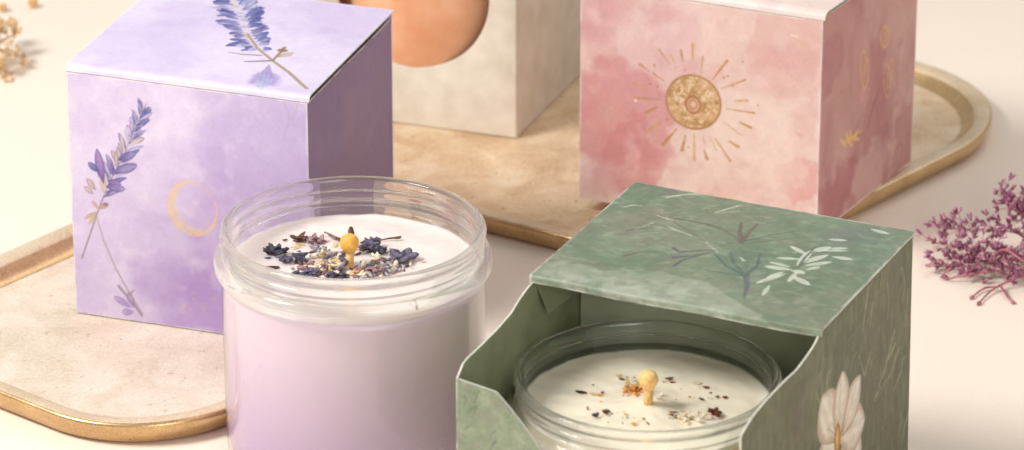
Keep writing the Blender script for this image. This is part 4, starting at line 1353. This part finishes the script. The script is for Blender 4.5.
def pz(u, v, z): 
    p = onz(u, v, z); return (p.x, p.y, p.z)
H_ = [[pz(1082, 265, 0.24), pz(1037, 259, 0.72), pz(997, 253, 0.72), pz(962, 249, 0.64), pz(935, 243, 0.40)],
      [pz(1082, 258, 0.32), pz(1042, 243, 0.96), pz(1007, 231, 1.20), pz(972, 229, 1.04), pz(947, 229, 0.72)],
      [pz(1082, 253, 0.40), pz(1042, 229, 1.28), pz(1015, 211, 1.60), pz(1003, 195, 1.76)],
      [pz(1082, 253, 0.40), pz(1052, 223, 1.44), pz(1031, 213, 1.50), pz(1027, 199, 1.60)],
      [pz(1077, 271, 0.24), pz(1037, 269, 0.48), pz(1002, 265, 0.40), pz(967, 263, 0.32), pz(939, 267, 0.16)],
      [pz(1067, 273, 0.32), pz(1027, 275, 0.48), pz(992, 271, 0.32), pz(963, 271, 0.24)]]
hb_ = onz(1000, 262, 0)
heather = sprig('dried_flower_sprig', H_, [M['heather'], M['heather_dark'], M['heather_pale'], M['heather'], M['heather_brown'], M['heather_stem']], .024, .135,
      'tangled magenta dried flower sprig lying on the table beside the green box', 'dried flowers', 12, hb_, .8, .72, 4)
# bare hooked stems in front
hs = bmesh.new()
for pts in ([pz(985, 272, .5), pz(960, 276, .25), pz(947, 279, .1), pz(944, 274, .2), pz(950, 269, .35)],
            [pz(1040, 270, .6), pz(1012, 280, .3), pz(992, 290, .15), pz(979, 303, .08)],
            [pz(998, 287, .2), pz(985, 288, .12), pz(972, 297, .08)],
            [pz(1000, 285, .2), pz(1008, 297, .1), pz(1013, 302, .06)],
            [pz(1024, 262, 1.0), pz(1006, 250, 1.2), pz(996, 254, .9), pz(990, 262, .6), pz(1000, 266, .4)],
            [pz(1040, 262, .8), pz(1015, 268, .6), pz(1004, 258, .8), pz(1010, 248, 1.1)]):
    P = [V(p) for p in pts]; S = []
    for i in range(len(P) - 1):
        p0, p1, p2, p3 = P[max(i - 1, 0)], P[i], P[i + 1], P[min(i + 2, len(P) - 1)]
        for k in range(6):
            u = k / 6
            S.append(.5 * ((2 * p1) + (p2 - p0) * u + (2 * p0 - 5 * p1 + 4 * p2 - p3) * u * u + (3 * p1 - p0 - 3 * p2 + p3) * u ** 3))
    S.append(P[-1])
    tube(hs, S, .05, .03, 8)
    blob(hs, S[-1], (.13, .08, .07), S[-1] - S[-3], .3, 4)
from_bm('bare_stem', hs, M['heather_stem'], heather)

T_ = [[pz(-47, 69, 0.16), pz(-22, 55, 0.64), pz(-5, 49, 0.80), pz(7, 53, 0.56), pz(23, 57, 0.32)],
      [pz(-47, 63, 0.24), pz(-19, 47, 0.88), pz(-1, 41, 1.12), pz(15, 35, 0.96)],
      [pz(-47, 69, 0.24), pz(-23, 65, 0.48), pz(-7, 65, 0.40), pz(5, 71, 0.16)],
      [pz(-47, 59, 0.24), pz(-22, 37, 1.12), pz(-9, 29, 1.28), pz(-3, 23, 1.20)]]
sprig('dried_flower_sprig', T_, [M['tan_floret'], M['tan_floret'], M['cream_bit'], M['tan_stem']], .05, .2,
      'straw coloured dried flower sprig lying on the table behind the lilac box', 'dried flowers', 5, onz(-5, 66, 0), .7, .7)
for (u, v, s, lab) in ((33, 8, .30, 'single dried brown bud on the bare table, the farther from the straw sprig'), (3, 12, .26, 'single dried brown bud on the table right above the straw sprig')):
    bm = bmesh.new(); p = onz(u, v, 0)
    for i in range(5):
        a = i * 2 * PI / 5
        blob(bm, p + V((math.cos(a) * s * .35, math.sin(a) * s * .35, s * .7)), (s * .75, s * .34, s * .3), (math.cos(a) * .4, math.sin(a) * .4, 1), .25, i + int(u))
    tube(bm, [p + V((0, 0, .02)), p + V((0, 0, s * .5))], .06, .05, 7)
    tag(from_bm('dried_bud', bm, M['tan_floret'], None, base=p), lab, 'dried bud', 'loose dried buds')

# ================================================================== CAMERA, LIGHT, SCALE
cd = bpy.data.cameras.new('camera'); cam = bpy.data.objects.new('camera', cd); COL.objects.link(cam)
cam.location = CAM
cam.rotation_euler = (PI / 2 - PITCH, 0, 0)
cd.sensor_width = 36; cd.lens = 36 * FPX / IW
cd.clip_start = .05; cd.clip_end = 50
cd.dof.use_dof = True; cd.dof.focus_distance = 1.49; cd.dof.aperture_fstop = 20
SC.camera = cam

def area(name, loc, target, size, power, color, size_y=None):
    l = bpy.data.lights.new(name, 'AREA'); o = bpy.data.objects.new(name, l); COL.objects.link(o)
    l.energy = power; l.color = color
    if size_y: l.shape = 'RECTANGLE'; l.size = size / 100; l.size_y = size_y / 100
    else: l.shape = 'DISK'; l.size = size / 100
    o.location = loc
    o.rotation_euler = (V(target) - V(loc)).to_track_quat('-Z', 'Y').to_euler()
    return o
area('key_lamp', (-84, -38, 96), (0, -8, 3), 44, 16.2, (1.0, .966, .925))
area('front_fill_lamp', (45, -150, 52), (4, -20, 5), 70, 5.6, (1.0, .97, .93))  # added fill, brightens the inner back wall of the open green box
area('fill_lamp', (60, 60, 120), (5, -10, 3), 90, 4.5, (1.0, .96, .92))

w = bpy.data.worlds.new('World'); SC.world = w; w.use_nodes = True
bg = w.node_tree.nodes['Background']
bg.inputs['Color'].default_value = (1.0, .98, .965, 1); bg.inputs['Strength'].default_value = .42

for me in bpy.data.meshes: me.transform(Matrix.Scale(.01, 4))
for o in bpy.data.objects: o.location = o.location * .01

SC.view_settings.view_transform = 'Standard'; SC.view_settings.look = 'None'
SC.view_settings.exposure = 0; SC.view_settings.gamma = 1
SC.render.engine = 'CYCLES'
cy = SC.cycles
cy.use_denoising = True
cy.max_bounces = 14; cy.transmission_bounces = 12; cy.transparent_max_bounces = 24; cy.diffuse_bounces = 5; cy.glossy_bounces = 6
cy.sample_clamp_indirect = 6; cy.blur_glossy = .5
